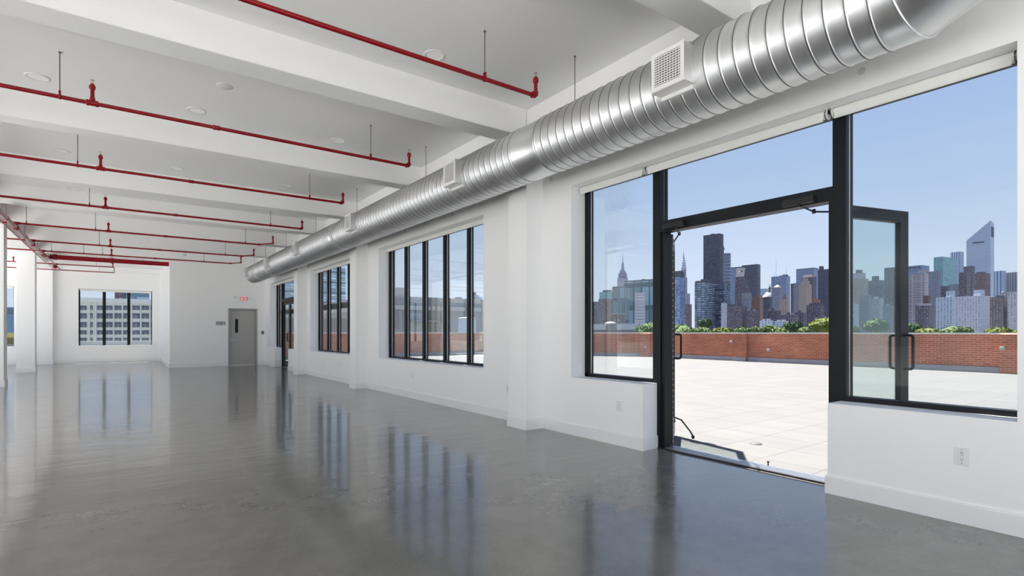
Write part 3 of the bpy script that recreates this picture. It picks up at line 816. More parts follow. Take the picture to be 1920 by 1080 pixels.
# main pipe
Lm = (MX, 14, MZ)
t = thing('sprinkler_main', 'red main pipe running lengthwise at the upper left towards the end wall', 'sprinkler pipe', Lm)
rel(MB().tube((MX, -6.5, MZ-.045), (MX, 22.05, MZ-.045), .045, 20), Lm).build('pipe_run', M_RED, t)
rel(MB().tube((MX+.02, 22.0, MZ-.02), (MX, 27.85, MZ+.05), .026, 14), Lm).build('pipe_run', M_RED, t)
for y in (1.3, 4.39, 7.35, 10.22, 13.35, 16.45, 19.3, 21.6, 25.5):
    j = MB().lathe([(.048, y-.07), (.060, y-.065), (.060, y-.045), (.050, y-.03), (.050, y+.03), (.060, y+.045), (.060, y+.065), (.048, y+.07)], (MX, 0, MZ-.045), 'Y', 18)
    j.tube((MX, y, MZ-.03), (MX, y, PZ+.0), .030, 12)
    j.tube((MX-.07, y, PZ), (MX+.07, y, PZ), .031, 12)
    rel(j, Lm).build('branch_tee', M_RED, t)
for y in (2.6, 5.2, 8.0, 11.0, 15.2, 17.9, 20.4):
    g = MB().tube((MX, y, MZ), (MX, y, CEIL), .006, 8)
    rel(g, Lm).build('hanger_rod', M_ROD, t)
    rel(MB().lathe([(.047, y-.012), (.052, y-.012), (.052, y+.012), (.047, y+.012)], (MX, 0, MZ-.045), 'Y', 18).box(MX-.012, MX+.012, y-.012, y+.012, MZ, MZ+.035), Lm).build('pipe_ring', M_RED, t)
rel(MB().tube((MX-.17, -6.5, MZ-.02), (MX-.17, 24.6, MZ-.02), .016, 10), Lm).build('conduit', M_RED, t)
# thick cross pipe
Lt = (-.3, 22.35, 3.80)
t = thing('sprinkler_feed', 'thick dark red pipe entering the stair enclosure above the end wall alcove', 'sprinkler pipe', Lt)
YT = 23.35
rel(MB().tube((MX+.02, YT, 3.79), (SX+.02, YT, 3.79), .078, 22), Lt).build('pipe_run', M_RED, t)
for x in (-.26, MX+.16):
    rel(MB().lathe([(.078, x-.05), (.096, x-.045), (.096, x-.02), (.086, x), (.096, x+.02), (.096, x+.045), (.078, x+.05)], (0, YT, 3.79), 'X', 20), Lt).build('coupling', M_RED, t)
rel(MB().path([(MX, 22.0, MZ-.045), (MX, 22.9, MZ-.03), (MX, YT-.1, 3.77), (MX+.05, YT, 3.79), (MX+.15, YT, 3.79)], .06, 14), Lt).build('elbow', M_RED, t)
for x in (-.95, .65, -1.75):
    rel(MB().tube((x, YT, 3.86), (x, YT, CEIL), .007, 8), Lt).build('hanger_rod', M_ROD, t)

# ================================================================== DOWNLIGHTS
def downlight(x, y, label):
    L = (x, y, CEIL)
    t = thing('downlight', label, 'ceiling light', L, group='round recessed ceiling lights')
    MB().lathe([(.088, .001), (.088, -.003), (.094, -.007), (.112, -.006), (.116, -.001), (.116, .001)], (0,0,0), 'Z', 40, caps=False).build('trim_ring', M_WHITEP, t)
    MB().lathe([(.088, .0005), (.088, -.0025)], (0,0,0), 'Z', 40).build('lens', M_LAMP, t)
rows = [(5.09, 'first'), (8.22, 'second'), (11.35, 'third'), (14.15, 'fourth'), (18.6, 'fifth')]
cols_ = [(-.78, 'left-hand'), (.81, 'middle'), (2.69, 'window-side')]
pipes_w = {5.09: 'over the nearest red pipe', 8.22: 'beyond the second nearest red pipe', 11.35: 'beyond the third red pipe', 14.15: 'beyond the fourth red pipe', 18.6: 'beyond the fifth red pipe'}
for y, rn in rows:
    for x, cn in cols_:
        if y == 5.09 and x < 2: continue
        downlight(x, y, '%s of the round ceiling lights %s' % (cn, pipes_w[y]))
# blank round cover
L = (1.0, 7.21, CEIL)
MBc = MB().lathe([(.001, -.004), (.085, -.004), (.09, -.001), (.09, .001)], (0,0,0), 'Z', 32)
o = MBc.build('ceiling_cover', mat('cover_paint', (.84,.84,.83), .5), None, L); tag(o, 'blank greyish round ceiling cover just above the second red pipe', 'cover plate')
# security camera / detector by the stair wall
L = (1.85, SY-.35, CEIL)
t = thing('security_camera', 'small white dome device with dark eyes hanging before the stair wall', 'security camera', L)
MB().tube((0,0,0), (0,0,-.10), .02, 12).build('stem', M_WHITEP, t)
MB().lathe([(.05,-.08), (.06,-.10), (.06,-.15), (.045,-.19), (.02,-.205), (.001,-.208)], (0,0,0), 'Z', 24).build('dome_body', M_WHITEP, t)
m = MB()
for x in (-.03, .02): m.lathe([(.001,-.012), (.012,-.008), (.014, 0)], (x, -.045, -.17), 'Y', 12)
m.build('lens', M_DARK, t)

# ================================================================== OUTLETS, SIGNS, READER
def outlet(y, z, label, gfci=False, w=.070, hgt=.115):
    L = (W, y, z)
    t = thing('wall_outlet', label, 'outlet', L, group='electrical outlets low on the window wall')
    MB().box(-.006, 0, -w/2, w/2, -hgt/2, hgt/2).build('cover_plate', M_PLATE, t, bevel=.0025)
    MB().box(-.009, -.005, -.0165, .0165, -.033, .033).build('receptacle', M_PLATE, t, bevel=.001)
    s = MB()
    for zz in (-.019, .012):
        s.box(-.0097, -.0085, -.0075, -.0055, zz+.002, zz+.011); s.box(-.0097, -.0085, .0055, .0075, zz+.003, zz+.010); s.tube((-.0097, 0, zz-.005), (-.0085, 0, zz-.005), .0028, 8)
    if gfci: s.box(-.0097, -.0085, -.006, .0, .0265, .030).box(-.0097, -.0085, .002, .007, .0265, .030)
    for zz in (-.046, .046): s.tube((-.0072, 0, zz), (-.0055, 0, zz), .0028, 8)
    s.build('slots', M_DARK if gfci else M_SIGNG, t)
outlet(1.144, .456, 'duplex outlet under the right-hand window, nearest the camera', True, w=.082, hgt=.124)
outlet(4.247, .454, 'white outlet under the pane left of the terrace doors', w=.075)
outlet(6.434, .462, 'white outlet just left of the nearest white pier')
outlet(9.62, .452, 'white outlet under the five pane window')
outlet(13.9, .44, 'white outlet under the window past the second pier')
outlet(15.4, .46, 'faint white outlet under the farther half of the window past the second pier')
for i, (y, z, l) in enumerate(((1.752, 3.31, 'small patched junction cover above the right-hand shade'), (6.0-.55, 3.33, 'small patched cover above the left corner of the terrace window'), (8.07, 3.33, 'small cover plate above the five pane window, nearer one'), (9.96, 3.33, 'small cover plate above the five pane window, farther one'), (15.2, 3.33, 'small cover plate above the window past the second pier'))):
    o = MB().lathe([(.028, -.003), (.030, 0)], (0,0,0), 'X', 16).build('cover_plate', mat('cap_paint', (.70,.70,.69), .5) if i == 0 else bpy.data.materials['cap_paint'], None, (W, y, z)); tag(o, l, 'cover plate', 'small painted caps above the windows')

def strokes(mb, text, x, z, h, w, gap, y0, y1, th):
    """block letters from bars, in a plane y=const"""
    G = {'E': [(0,0,0,1),(0,0,1,0),(0,.5,.85,.5),(0,1,1,1)], 'X': [(0,0,1,1),(0,1,1,0)], 'I': [(.5,0,.5,1)], 'T': [(.5,0,.5,1),(0,1,1,1)],
         'S': [(0,0,1,0),(1,0,1,.5),(0,.5,1,.5),(0,.5,0,1),(0,1,1,1)], 'A': [(0,0,.5,1),(.5,1,1,0),(.22,.38,.78,.38)], 'R': [(0,0,0,1),(0,1,1,1),(1,1,1,.5),(0,.5,1,.5),(.45,.5,1,0)],
         '5': [(0,0,1,0),(1,0,1,.55),(0,.55,1,.55),(0,.55,0,1),(0,1,1,1)], ' ': []}
    for ch in text:
        cw = w*.4 if ch == 'I' else (w*.6 if ch == ' ' else w)
        for a, b, c, d in G[ch]:
            p = Vector((x+a*cw, 0, z+b*h)); q = Vector((x+c*cw, 0, z+d*h)); dr = (q-p).normalized(); n = Vector((-dr.z, 0, dr.x))*th/2
            p = p - dr*th/2; q = q + dr*th/2
            vs = []
            for y in (y0, y1):
                for r in (p-n, q-n, q+n, p+n): vs.append((r.x, y, r.z))
            mb.add(vs, [(0,1,2,3),(7,6,5,4),(0,4,5,1),(1,5,6,2),(2,6,7,3),(3,7,4,0)])
        x += cw + gap
    return mb
L = (3.80, SY, 2.58)
t = thing('exit_sign', 'white EXIT sign with red letters and two emergency lamps above the grey door', 'exit sign', L)
MB().box(-.165, .175, -.055, 0, -.105, .105).build('housing', M_WHITEP, t, bevel=.006)
MB().box(-.125, .150, -.060, -.054, -.09, .09).build('face', M_EXITW, t)
strokes(MB(), 'EXIT', -.088, -.066, .132, .052, .026, -.066, -.059, .020).build('letters', M_EXITR, t)
for s in (-1, 1):
    m = MB().tube((s*.19+.005, -.03, .02), (s*.24, -.05, .045), .012, 10)
    m.lathe([(.018, 0), (.045, -.02), (.052, -.07), (.045, -.085)], (s*.275, -.02, .055), 'Y', 20)
    m.build('emergency_lamp', M_WHITEP, t)
L = (3.045, SY, 1.625)
t = thing('stair_sign', 'small grey sign reading STAIR 5 left of the grey door', 'sign', L)
MB().box(-.165, .165, -.012, 0, -.075, .085).build('plate', mat('sign_plate', (.55,.55,.54), .5), t)
strokes(MB(), 'STAIR 5', -.143, -.038, .085, .034, .0135, -.016, -.011, .011).build('letters', M_TEXT, t)
m = MB()
for k in range(9): m.tube((-.10+.022*k, -.014, -.06), (-.10+.022*k, -.012, -.06), .003, 6)
m.build('braille', M_TEXT, t)
L = (4.515, SY, 1.275)
t = thing('card_reader', 'small black card reader on the wall right of the grey door', 'card reader', L)
MB().box(-.045, .045, -.02, 0, -.065, .065).build('housing', mat('reader_black', (.03,.025,.03), .4), t, bevel=.004)
MB().box(-.02, .02, -.023, -.019, -.045, -.01).box(-.02, .02, -.023, -.019, .015, .045).build('keys', M_SIGNG, t)
#@@EXTERIOR
# ================================================================== TERRACE
TZ = -.02
mb = MB().prism([(XO, YB-6), (24.5, YB-6), (24.5, 21), (18.6, 27.3), (XO, 28.6)], TZ-.25, TZ)
struct(mb.build('terrace', M_PAVER), 'pale paved roof terrace')
# unseen roof surfaces added to bounce sunlight in through the out-of-frame windows
struct(MB().box(XL-26, XL-.35, YB-12, YF+8, TZ-.25, TZ).box(XL-.35, XO, YB-12, YB-.4, TZ-.25, TZ).build('bounce_deck', M_PAVER), 'unseen pale roof deck added to bounce light inside')

PH = 1.275
def wall_run(mb, p, q, th, z0, z1, off=0.0):
    p = Vector((p[0], p[1], 0)); q = Vector((q[0], q[1], 0)); d = (q-p).normalized(); n = Vector((d.y, -d.x, 0))   # outward = right of travel
    a, b = p - n*off, q - n*off
    c, e = q + n*th, p + n*th
    mb.prism([(a.x, a.y), (b.x, b.y), (c.x, c.y), (e.x, e.y)], z0, z1)
# walls run with the terrace on the left of p->q reversed: listed from the camera side round to the building
PP = [(22.75, -13.0), (22.75, 13.25), (22.62, 13.25), (22.62, 13.85), (22.75, 13.85), (22.75, 19.2), (17.6, 26.75), (12.0, 27.15), (5.02, 27.2)]
L = (22.7, 10, 0)
par = thing('brick_parapet', 'red brick parapet with pale stone coping around the terrace', 'parapet wall', L)
for i in range(len(PP)-1):
    p, q = PP[i], PP[i+1]
    if abs(p[0]-q[0]) + abs(p[1]-q[1]) < .3: continue
    m = MB(); wall_run(m, p, q, .34, -.3, PH-.055)
    rel(m, L).build('brick_wall', M_BRICK, par)
    m = MB(); wall_run(m, p, q, .38, PH-.055, PH, .04)
    rel(m, L).build('coping', M_COPING, par)
    m = MB(); wall_run(m, p, q, .1, TZ, .17, .05)
    rel(m, L).build('base_flashing', M_FLASH, par)
# brick piers against the parapet
for y in (-5.0, 4.35, 13.55, 19.0):
    m = MB().box(22.60, 22.76, y-.32, y+.32, .0, PH-.056)
    rel(m, L).build('brick_pier', M_BRICK, par)
# pale junction boxes on the parapet
for i, (y, z, l) in enumerate(((13.95, .86, 'small pale junction box on the parapet beside the brick pier'), (4.6, .78, 'small pale junction box on the parapet at the right edge of the photo'), (20.6-1.7, .50, 'small pale lamp low on the parapet behind the pane left of the doors'), (12.2, .52, 'small pale fitting low on the parapet right of the brick pier'))):
    L4 = (22.60 if i != 0 else 22.6, y, z)
    o = MB().box(-.05, -.001, -.06, .06, -.05, .05).build('junction_box', M_SIGNG, None, L4, bevel=.01); tag(o, l, 'junction box')
o = MB().lathe([(.001, .012), (.06, .012), (.07, .004), (.07, 0)], (0,0,0), 'Z', 24).build('roof_drain', mat('drain_grey', (.10,.098,.093), .5), None, (6.05, 3.42, TZ)); tag(o, 'small round drain cover in the paving just outside the doors', 'drain')

# ================================================================== FAR SURROUNDINGS
GZ = -14.0
struct(MB().box(-2500, 9000, -6000, 7000, GZ-1, GZ).build('ground', mat('city_ground', (.16, .17, .17), .8, noise=.3, nscale=.01)), 'ground and river far below the terrace')

def at(px, D):            # a direction seen in the photo, D metres out along the view axis
    lat = (px-960)*D/F_PX
    return lat*CS + D*SN, D*CS - lat*SN
def zat(py, D): return EYE + (622.5-py)*D/F_PX

HAZ = {}
def fac(key, *a, **k):
    if key not in HAZ: HAZ[key] = facade('facade_'+key, *a, **k)
    return HAZ[key]
M_ROOFD = mat('roof_dark', (.09, .095, .12), .8)
M_ROOFL = mat('roof_light', (.30, .30, .31), .8)
M_SPIRE = mat('spire_metal', (.30, .32, .40), .4, .5)
ALPHA = math.radians(24)
def rotz_for(alpha, px_=960.0): return -(TH+alpha+math.atan((px_-960)/F_PX))
def span(px_near, px_far, D, ux, ud):
    """length of a wall that starts at px_near, D and runs along (ux, ud) until it is seen at px_far"""
    l = (px_near-960)*D/F_PX; X0 = px_far-960
    return abs((X0*D - F_PX*l)/(F_PX*ux - X0*ud))
def tower(name, label, x0, xs, x1, yt, D, m, alpha=ALPHA, cat='building', group=None, ybase=None):
    """box whose near corner is seen at xs, left face from x0, right face to x1; returns object and sizes"""
    a = max(xs-x0, .5); b = max(x1-xs, .5)
    g = alpha + math.atan((xs-960)/F_PX)
    A = span(xs, xs-a, D, -math.cos(g), math.sin(g)); B = span(xs, xs+b, D, math.sin(g), math.cos(g))
    X, Y = at(xs, D); z1 = zat(yt, D)
    o = MB().box(-A, 0, 0, B, 0, z1-GZ).build(name, m, None, (X, Y, GZ), rotz_for(alpha, xs))
    tag(o, label, cat, group)
    return o, A, B, z1-GZ
def roofbox(o, A, B, H, fx0, fx1, fy0, fy1, h, name='rooftop_block', m=None, bot=0.0):
    c = MB().box(-A*(1-fx0), -A*(1-fx1), B*fy0, B*fy1, H+bot, H+bot+h).build(name, m or M_ROOFD, o)
    return c
def px(D): return D/F_PX      # metres per photo pixel at depth D

# facade kinds, distance haze mixed into the colours as blue grey -------------------------------------------------------
f_dark = fac('dark_glass', (.05, .055, .085), (.085, .085, .115), 3.6, 3.0, .72, .62, var=.35)
f_darkline = fac('dark_lines', (.045, .05, .085), (.10, .11, .15), 4.2, 30, .97, .45, var=.15)
f_blueline = fac('blue_lines', (.20, .25, .36), (.11, .14, .24), 5.0, 30, .97, .5, var=.2)
f_teal = fac('teal_glass', (.13, .24, .28), (.20, .36, .41), 5.0, 12, .96, .7, var=.12)
f_bluegl = fac('blue_glass', (.13, .18, .30), (.25, .31, .44), 3.8, 4.0, .7, .7, var=.5)
f_slab = fac('striped_glass', (.08, .10, .14), (.24, .29, .38), 3.6, 9, .85, .45, var=.6)
f_slabd = fac('striped_dark', (.06, .07, .10), (.13, .17, .24), 3.6, 7, .8, .5, var=.7)
f_lime = fac('limestone', (.27, .27, .34), (.13, .14, .20), 4.0, 3.2, .42, .6, var=.4)
f_brown = fac('brown_brick', (.10, .085, .105), (.16, .17, .22), 3.2, 3.6, .42, .42, var=.8)
f_brown2 = fac('redbrown_brick', (.13, .095, .105), (.20, .20, .24), 3.2, 4.2, .38, .4, var=.8)
f_orange = fac('orange_brick', (.27, .155, .12), (.11, .10, .13), 3.4, 3.4, .42, .5, var=.6)
f_tan = fac('tan_brick', (.34, .27, .24), (.16, .15, .18), 3.4, 5.0, .35, .5, var=.5)
f_white = fac('white_apartments', (.46, .50, .60), (.13, .16, .24), 3.0, 4.6, .50, .42, var=.7)
f_grey = fac('grey_apartments', (.21, .225, .29), (.10, .11, .16), 3.1, 3.8, .5, .5, var=.5)
f_stripe = fac('balcony_stripes', (.44, .40, .41), (.09, .09, .125), 3.3, 16, .93, .52, var=.25)
f_stone = fac('pale_stone', (.38, .37, .42), (.22, .22, .28), 3.6, 4.2, .45, .5, var=.5)
f_citi = fac('banded_aluminium', (.40, .45, .56), (.30, .35, .47), 4.1, 60, .99, .45, var=.06)
f_vblue = fac('vertical_blue', (.42, .48, .60), (.12, .17, .30), 400, 7.5, .5, 1.0, var=.1)
f_vgrey = fac('vertical_grey', (.24, .25, .31), (.11, .12, .17), 400, 5.0, .5, 1.0, var=.15)

B_ = {}
# left pane of the terrace window -------------------------------------
o, A, B, H = tower('office_block', 'low grey block at the far left of the skyline, behind the left pane', 1096, 1118, 1126, 569, 820, f_brown)
roofbox(o, A, B, H, .2, .9, .1, .9, 3)
o, A, B, H = tower('apartment_block', 'brownish stepped block topped by a teal glass storey left of the tall spired tower', 1122, 1142, 1152, 560, 950, f_brown2)
roofbox(o, A, B, H, .06, .98, .05, .7, 12.3, 'glass_storey', f_teal); roofbox(o, A, B, H, .3, .95, .2, .6, 3.5, 'penthouse', M_ROOFD, 12.3)
# tall stepped tower with mast
D = 2900; s = px(D)
X, Y = at(1167.5, D)
t = thing('stepped_skyscraper', 'tall stepped limestone tower with a needle mast above the dark glass building', 'skyscraper', (X, Y, GZ), rotz_for(.35))
def tier(t, w, d, y0, y1, D, m=f_lime, name='tier', cx=0): 
    z0, z1 = zat(y0, D)-GZ, zat(y1, D)-GZ
    return MB().box(cx-w/2, cx+w/2, -d/2, d/2, z0, z1).build(name, m, t)
tier(t, 21*s*.86, 14*s, 640, 521.5, D); tier(t, 17*s*.86, 11*s, 521.5, 513, D); tier(t, 12.5*s*.86, 9*s, 513, 508.5, D); tier(t, 8*s*.86, 7*s, 508.5, 505, D)
m = MB(); zz = lambda y: zat(y, D)-GZ
m.lathe([(3.0*s, zz(505)), (2.6*s, zz(500)), (2.4*s, zz(496)), (1.5*s, zz(492.5)), (.9*s, zz(491))], (0,0,0), 'Z', 12); m.build('mooring_mast', M_SPIRE, t)
MB().lathe([(.7*s, zz(491.5)), (.6*s, zz(484)), (.25*s, zz(482)), (.2*s, zz(474.5))], (0,0,0), 'Z', 8).build('antenna', M_SPIRE, t)
o, A, B, H = tower('glass_hall', 'dark teal glass building, lower left block of the pair before the spired tower', 1148, 1169.5, 1180, 539, 640, fac('teal_panel', (.055, .085, .12), (.17, .25, .30), 26, 9, .82, .86, var=.3))
roofbox(o, A, B, H, 0, 1, 0, 1, 1.6, 'dark_cornice')
o, A, B, H = tower('glass_hall', 'dark teal glass building, higher right block cut by the black door post', 1169.5, 1226, 1240, 525.5, 690, fac('teal_panel2', (.06, .10, .13), (.15, .23, .28), 30, 11, .82, .80, var=.35))
roofbox(o, A, B, H, 0, 1, 0, 1, 1.6, 'dark_cornice'); roofbox(o, A, B, H, .55, .62, .2, .5, 3)
o, A, B, H = tower('slab_tower', 'narrow pale slab with rows of windows before the teal glass building', 1190.5, 1206, 1209.5, 548.5, 560, fac('pale_rows', (.42, .40, .45), (.26, .26, .32), 3.2, 40, .97, .4, var=.2))
o, A, B, H = tower('low_block', 'pinkish low block with a white roof left of the pale slab', 1146, 1165, 1172, 589, 600, f_brown2); roofbox(o, A, B, H, -.02, 1.02, -.02, 1, .8, 'white_roof', M_ROOFL)
o, A, B, H = tower('low_hall', 'long low white hall just above the parapet behind the left pane', 1108, 1186, 1190, 607, 420, mat('hall_white', (.38, .40, .43), .7))
Xd, Yd = at(1145, 400)
o = thing('domed_hall', 'small white dome above the low white hall', 'building', (Xd, Yd, GZ))
MB().lathe([(4.6, 0), (4.6, zat(608, 400)-GZ)] + [(4.6*math.cos(a*PI/16), zat(608, 400)-GZ + 2.1*math.sin(a*PI/16)) for a in range(1, 8)] + [(.05, zat(608,400)-GZ+2.1)], (0,0,0), 'Z', 28).build('dome', mat('dome_white', (.20, .20, .195), .6), o)
o, A, B, H = tower('long_shed', 'long flat brown shed right behind the parapet at the far left', 1100, 1184, 1190, 618.3, 190, mat('shed_brown', (.12, .105, .11), .7))

# view through the open doors -----------------------------------------
o, A, B, H = tower('glass_tower', 'blue grey glass tower, first one right of the left door leaf', 1256, 1275, 1284.5, 519, 1150, f_bluegl)
roofbox(o, A, B, H, .42, .98, .1, .9, 11.5*px(1150), 'dark_plant_block', M_ROOFD)
D = 2050; s = px(D)
X, Y = at(1281.5, D)
t = thing('art_deco_skyscraper', 'slender tower with an arched tapering crown and needle spire right of the left door leaf', 'skyscraper', (X, Y, GZ), rotz_for(.35))
zz = lambda y: zat(y, D)-GZ
tier(t, 20*s*.8, 14*s, 640, 551, D, f_lime, 'base', 3.5*s); tier(t, 13*s*.86, 11*s, 551, 521, D, f_lime, 'shaft', 1.0*s); tier(t, 10.5*s*.86, 9*s, 521, 506, D, f_lime, 'shaft', .3*s)
m_arc = mat('crown_metal', (.38, .40, .48), .35, .6)
prof = [(5.0, 507), (4.9, 503), (4.3, 498), (3.5, 493), (2.6, 488), (1.7, 483.5), (1.1, 480), (.55, 475), (.25, 471)]
m = MB().lathe([(r*s, zz(y)) for r, y in prof] + [(.12*s, zz(465.5))], (.3*s, 0, 0), 'Z', 12); m.build('crown', m_arc, t)
m = MB()
for y, r in ((501, 4.7), (496.5, 4.1), (492, 3.4), (488, 2.7)):
    m.lathe([(r*s, zz(y)), (r*s*1.04, zz(y-.5)), (r*s*.9, zz(y-1.6))], (.3*s, 0, 0), 'Z', 12)
m.build('crown_arches', mat('crown_bright', (.62, .63, .68), .4), t)
o, A, B, H = tower('brick_block', 'brownish block between the spired art deco tower and the striped glass slab', 1284, 1291, 1297, 570, 1500, f_brown2)
o, A, B, H = tower('black_tower', 'tallest dark glass slab tower standing over the skyline in the doorway', 1318.8, 1350, 1356.5, 437.5, 1180, f_dark)
roofbox(o, A, B, H, .4, .6, .2, .6, 2.0); MB().tube((-6, 4, H), (-6, 4, H+5), .3, 6).build('antenna', M_SPIRE, o)
o, A, B, H = tower('striped_slab', 'striped glass slab in front of the tallest dark tower, left one of two', 1302.5, 1320.5, 1343, 529, 1040, f_slab)
roofbox(o, A, B, H, .05, 1, .0, 1, 3.2, 'dark_parapet'); roofbox(o, A, B, H, .5, 1, .1, .4, 6.5)
o, A, B, H = tower('striped_slab', 'striped glass slab in front of the tallest dark tower, right one of two', 1342, 1358, 1369.5, 531.5, 1060, f_slabd)
roofbox(o, A, B, H, .05, 1, .0, 1, 3.0, 'dark_parapet')
D = 1450; o, A, B, H = tower('scaffolded_tower', 'tower under construction with a crane, right behind the tallest dark tower', 1352, 1366, 1370, 474, D, fac('scaffold', (.10, .12, .20), (.34, .36, .44), 4.6, 3.6, .35, .4, var=.6))
m = MB(); 
for k in range(14): m.box(-A-1, 3, -1.5, B+1, H-2-k*9, H-1.2-k*9)
m.build('scaffold_floor', mat('scaffold_pale', (.40, .42, .50), .6), o)
m = MB().tube((-A*.7, 2, H), (-A*.7, 2, H+20), .8, 6).tube((-A*.7, 2, H+14), (-A*.7-9, 2, H+26), .5, 6).tube((-A*.7, 2, H+14), (-A*.7+5, 2, H+9), .6, 6).box(-A*.7-1.8, -A*.7+1.8, .8, 3.4, H+11, H+15)
m.build('crane', M_ROOFD, o)
o, A, B, H = tower('office_slab', 'grey blue horizontal slab left of the sloping sign tower', 1366, 1388, 1395, 501.5, 1750, f_blueline); roofbox(o, A, B, H, 0, 1, 0, 1, 2.6, 'dark_cornice')
o, A, B, H = tower('dark_slab', 'broad dark slab tower right of the sloping sign tower', 1390.7, 1420, 1425.8, 496.5, 1700, f_darkline); roofbox(o, A, B, H, .0, 1, 0, 1, 2.5, 'dark_cornice')
# sloping tower with a square sign plate
D = 1350; s = px(D); X, Y = at(1392, D)
t = thing('sloping_tower', 'brown tower leaning in towards a pale square sign plate at its top', 'building', (X, Y, GZ), rotz_for(.1, 1392))
zb, zt_ = zat(560, D)-GZ, zat(519, D)-GZ
m = MB().box(-13*s, 17*s, -6*s, 8*s, 0, zb)
m.prism([(-13*s, -6*s), (17*s, -6*s), (17*s, 8*s), (-13*s, 8*s)], zb, zt_, taper=[(-11*s, -5*s), (2.5*s, -5*s), (2.5*s, 4*s), (-11*s, 4*s)])
m.build('tower_body', f_brown, t)
zp = zat(502.8, D)-GZ
m = MB().prism([(-11*s, -5.4*s), (2.0*s, -5.4*s), (2.5*s, 2*s), (-10*s, 2*s)], zt_, zp, taper=[(-9.5*s, -5.4*s), (4.6*s, -5.4*s), (4.6*s, 1*s), (-9*s, 1*s)])
m.build('sign_plate', mat('plate_tan', (.42, .38, .38), .6), t)
zc = (zt_+zp)/2+2
m = MB().box(-6.3*s, -3.5*s, -5.75*s, -5.4*s, zc-1.1*s, zc+1.5*s); m.build('emblem', mat('emblem_white', (.85, .82, .8), .6), t)
m = MB().box(-3.0*s, 1.4*s, -5.75*s, -5.4*s, zc-.2*s, zc+1.5*s); m.build('emblem', mat('emblem_dark', (.09, .07, .07), .6), t)
MB().box(-4.2*s, -2.6*s, -5.75*s, -5.4*s, zc-2.2*s, zc-1.2*s).build('emblem', mat('emblem_red', (.55, .25, .22), .6), t)
o, A, B, H = tower('pale_block', 'pale vertical striped block below the sloping sign tower', 1391, 1404, 1409, 549, 1120, f_grey)
m = MB()
for k in range(5): m.box(-A+k*A/5, -A+k*A/5+A/9, -.6, .0, H-12, H+.2)
m.build('pale_pilasters', M_ROOFL, o)
o, A, B, H = tower('brick_block', 'long dark brown brick block low in the middle of the doorway skyline', 1355, 1392, 1401, 574, 950, f_brown); roofbox(o, A, B, H, .2, .45, .2, .6, 4.5); roofbox(o, A, B, H, .7, .85, .2, .6, 6)
o, A, B, H = tower('brick_block', 'dark block with pale windows under the striped glass slabs', 1352, 1358, 1363, 568, 900, f_stone)
o, A, B, H = tower('orange_tower', 'orange brown brick apartment tower in the centre of the doorway skyline', 1408.5, 1425, 1431, 559.5, 1130, f_orange)
roofbox(o, A, B, H, .2, .95, .05, .8, 5, 'setback', f_orange); roofbox(o, A, B, H, .45, .9, .1, .6, 4, 'setback', f_orange, 5)
o, A, B, H = tower('blue_block', 'dark blue block under a white pagoda-like roof', 1429, 1443, 1448, 557, 1400, f_darkline)
m = MB().lathe([(9*px(1400), H), (8*px(1400), H+4), (5*px(1400), H+8), (2*px(1400), H+13), (1.2*px(1400), H+14)], (-A*.45, B*.4, 0), 'Z', 8); m.build('white_roof', M_ROOFL, o)
MB().lathe([(2*px(1400), H+13), (2*px(1400), H+22), (2.6*px(1400), H+23), (.8*px(1400), H+29), (.2*px(1400), H+36)], (-A*.2, B*.6, 0), 'Z', 8).build('roof_lantern', M_ROOFD, o)
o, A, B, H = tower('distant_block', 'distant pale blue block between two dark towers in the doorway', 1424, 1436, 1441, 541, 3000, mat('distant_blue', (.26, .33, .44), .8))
D = 2500; s = px(D)
o, A, B, H = tower('crystal_tower', 'blue grey tower with a glass peak and two needle masts', 1446, 1474, 1481.5, 517, D, f_blueline)
m = MB().prism([(-A*.95, 0), (-A*.45, 0), (-A*.45, B*.6), (-A*.95, B*.6)], H, H+9*s, taper=[(-A*.74, B*.1), (-A*.68, B*.1), (-A*.66, B*.3), (-A*.74, B*.3)]); m.build('glass_peak', mat('glass_peak', (.50, .57, .70), .3), o)
MB().tube((-A*.71, B*.2, H), (-A*.71, B*.2, H+36*s), .55*s*.6, 6, .1*s).build('mast', M_SPIRE, o)
MB().tube((-A*.04, B*.2, H), (-A*.04, B*.2, H+21*s), .35*s, 6, .1*s).build('mast', M_SPIRE, o)
roofbox(o, A, B, H, .72, .98, .1, .6, 2.6*s); roofbox(o, A, B, H, .3, .6, .1, .6, 1.6*s)
o, A, B, H = tower('striped_block', 'narrow striped block with a small pitched top before the glass-peaked tower', 1448, 1461, 1468, 538, 1500, f_grey)
MB().prism([(-A*.8, 0), (-A*.1, 0), (-A*.1, B*.8), (-A*.8, B*.8)], H, H+7, taper=[(-A*.5, B*.3), (-A*.4, B*.3), (-A*.4, B*.5), (-A*.5, B*.5)]).build('pitched_top', f_tan, o)
o, A, B, H = tower('tan_tower', 'stepped tan and orange tower before the glass-peaked tower', 1461.5, 1476, 1481, 566, 1180, f_tan)
roofbox(o, A, B, H, .2, .9, .1, .8, 6, 'setback', f_tan); roofbox(o, A, B, H, .35, .75, .2, .6, 6, 'setback', f_orange, 6); roofbox(o, A, B, H, .48, .6, .3, .5, 5, 'setback', f_orange, 12)
o, A, B, H = tower('dark_slab', 'thin dark slab between the glass-peaked tower and the pale vertical block', 1482.5, 1487, 1489.5, 531.5, 2200, f_darkline)
o, A, B, H = tower('pale_block', 'pale grey vertical block right of a thin dark slab', 1488.5, 1494, 1498, 530.5, 1900, f_vgrey)
o, A, B, H = tower('blue_slab', 'wide blue grey slab with a bevelled top at the right of the doorway', 1492.8, 1526, 1535, 503, 2300, f_blueline); roofbox(o, A, B, H, .0, 1, 0, 1, 3, 'dark_cornice')
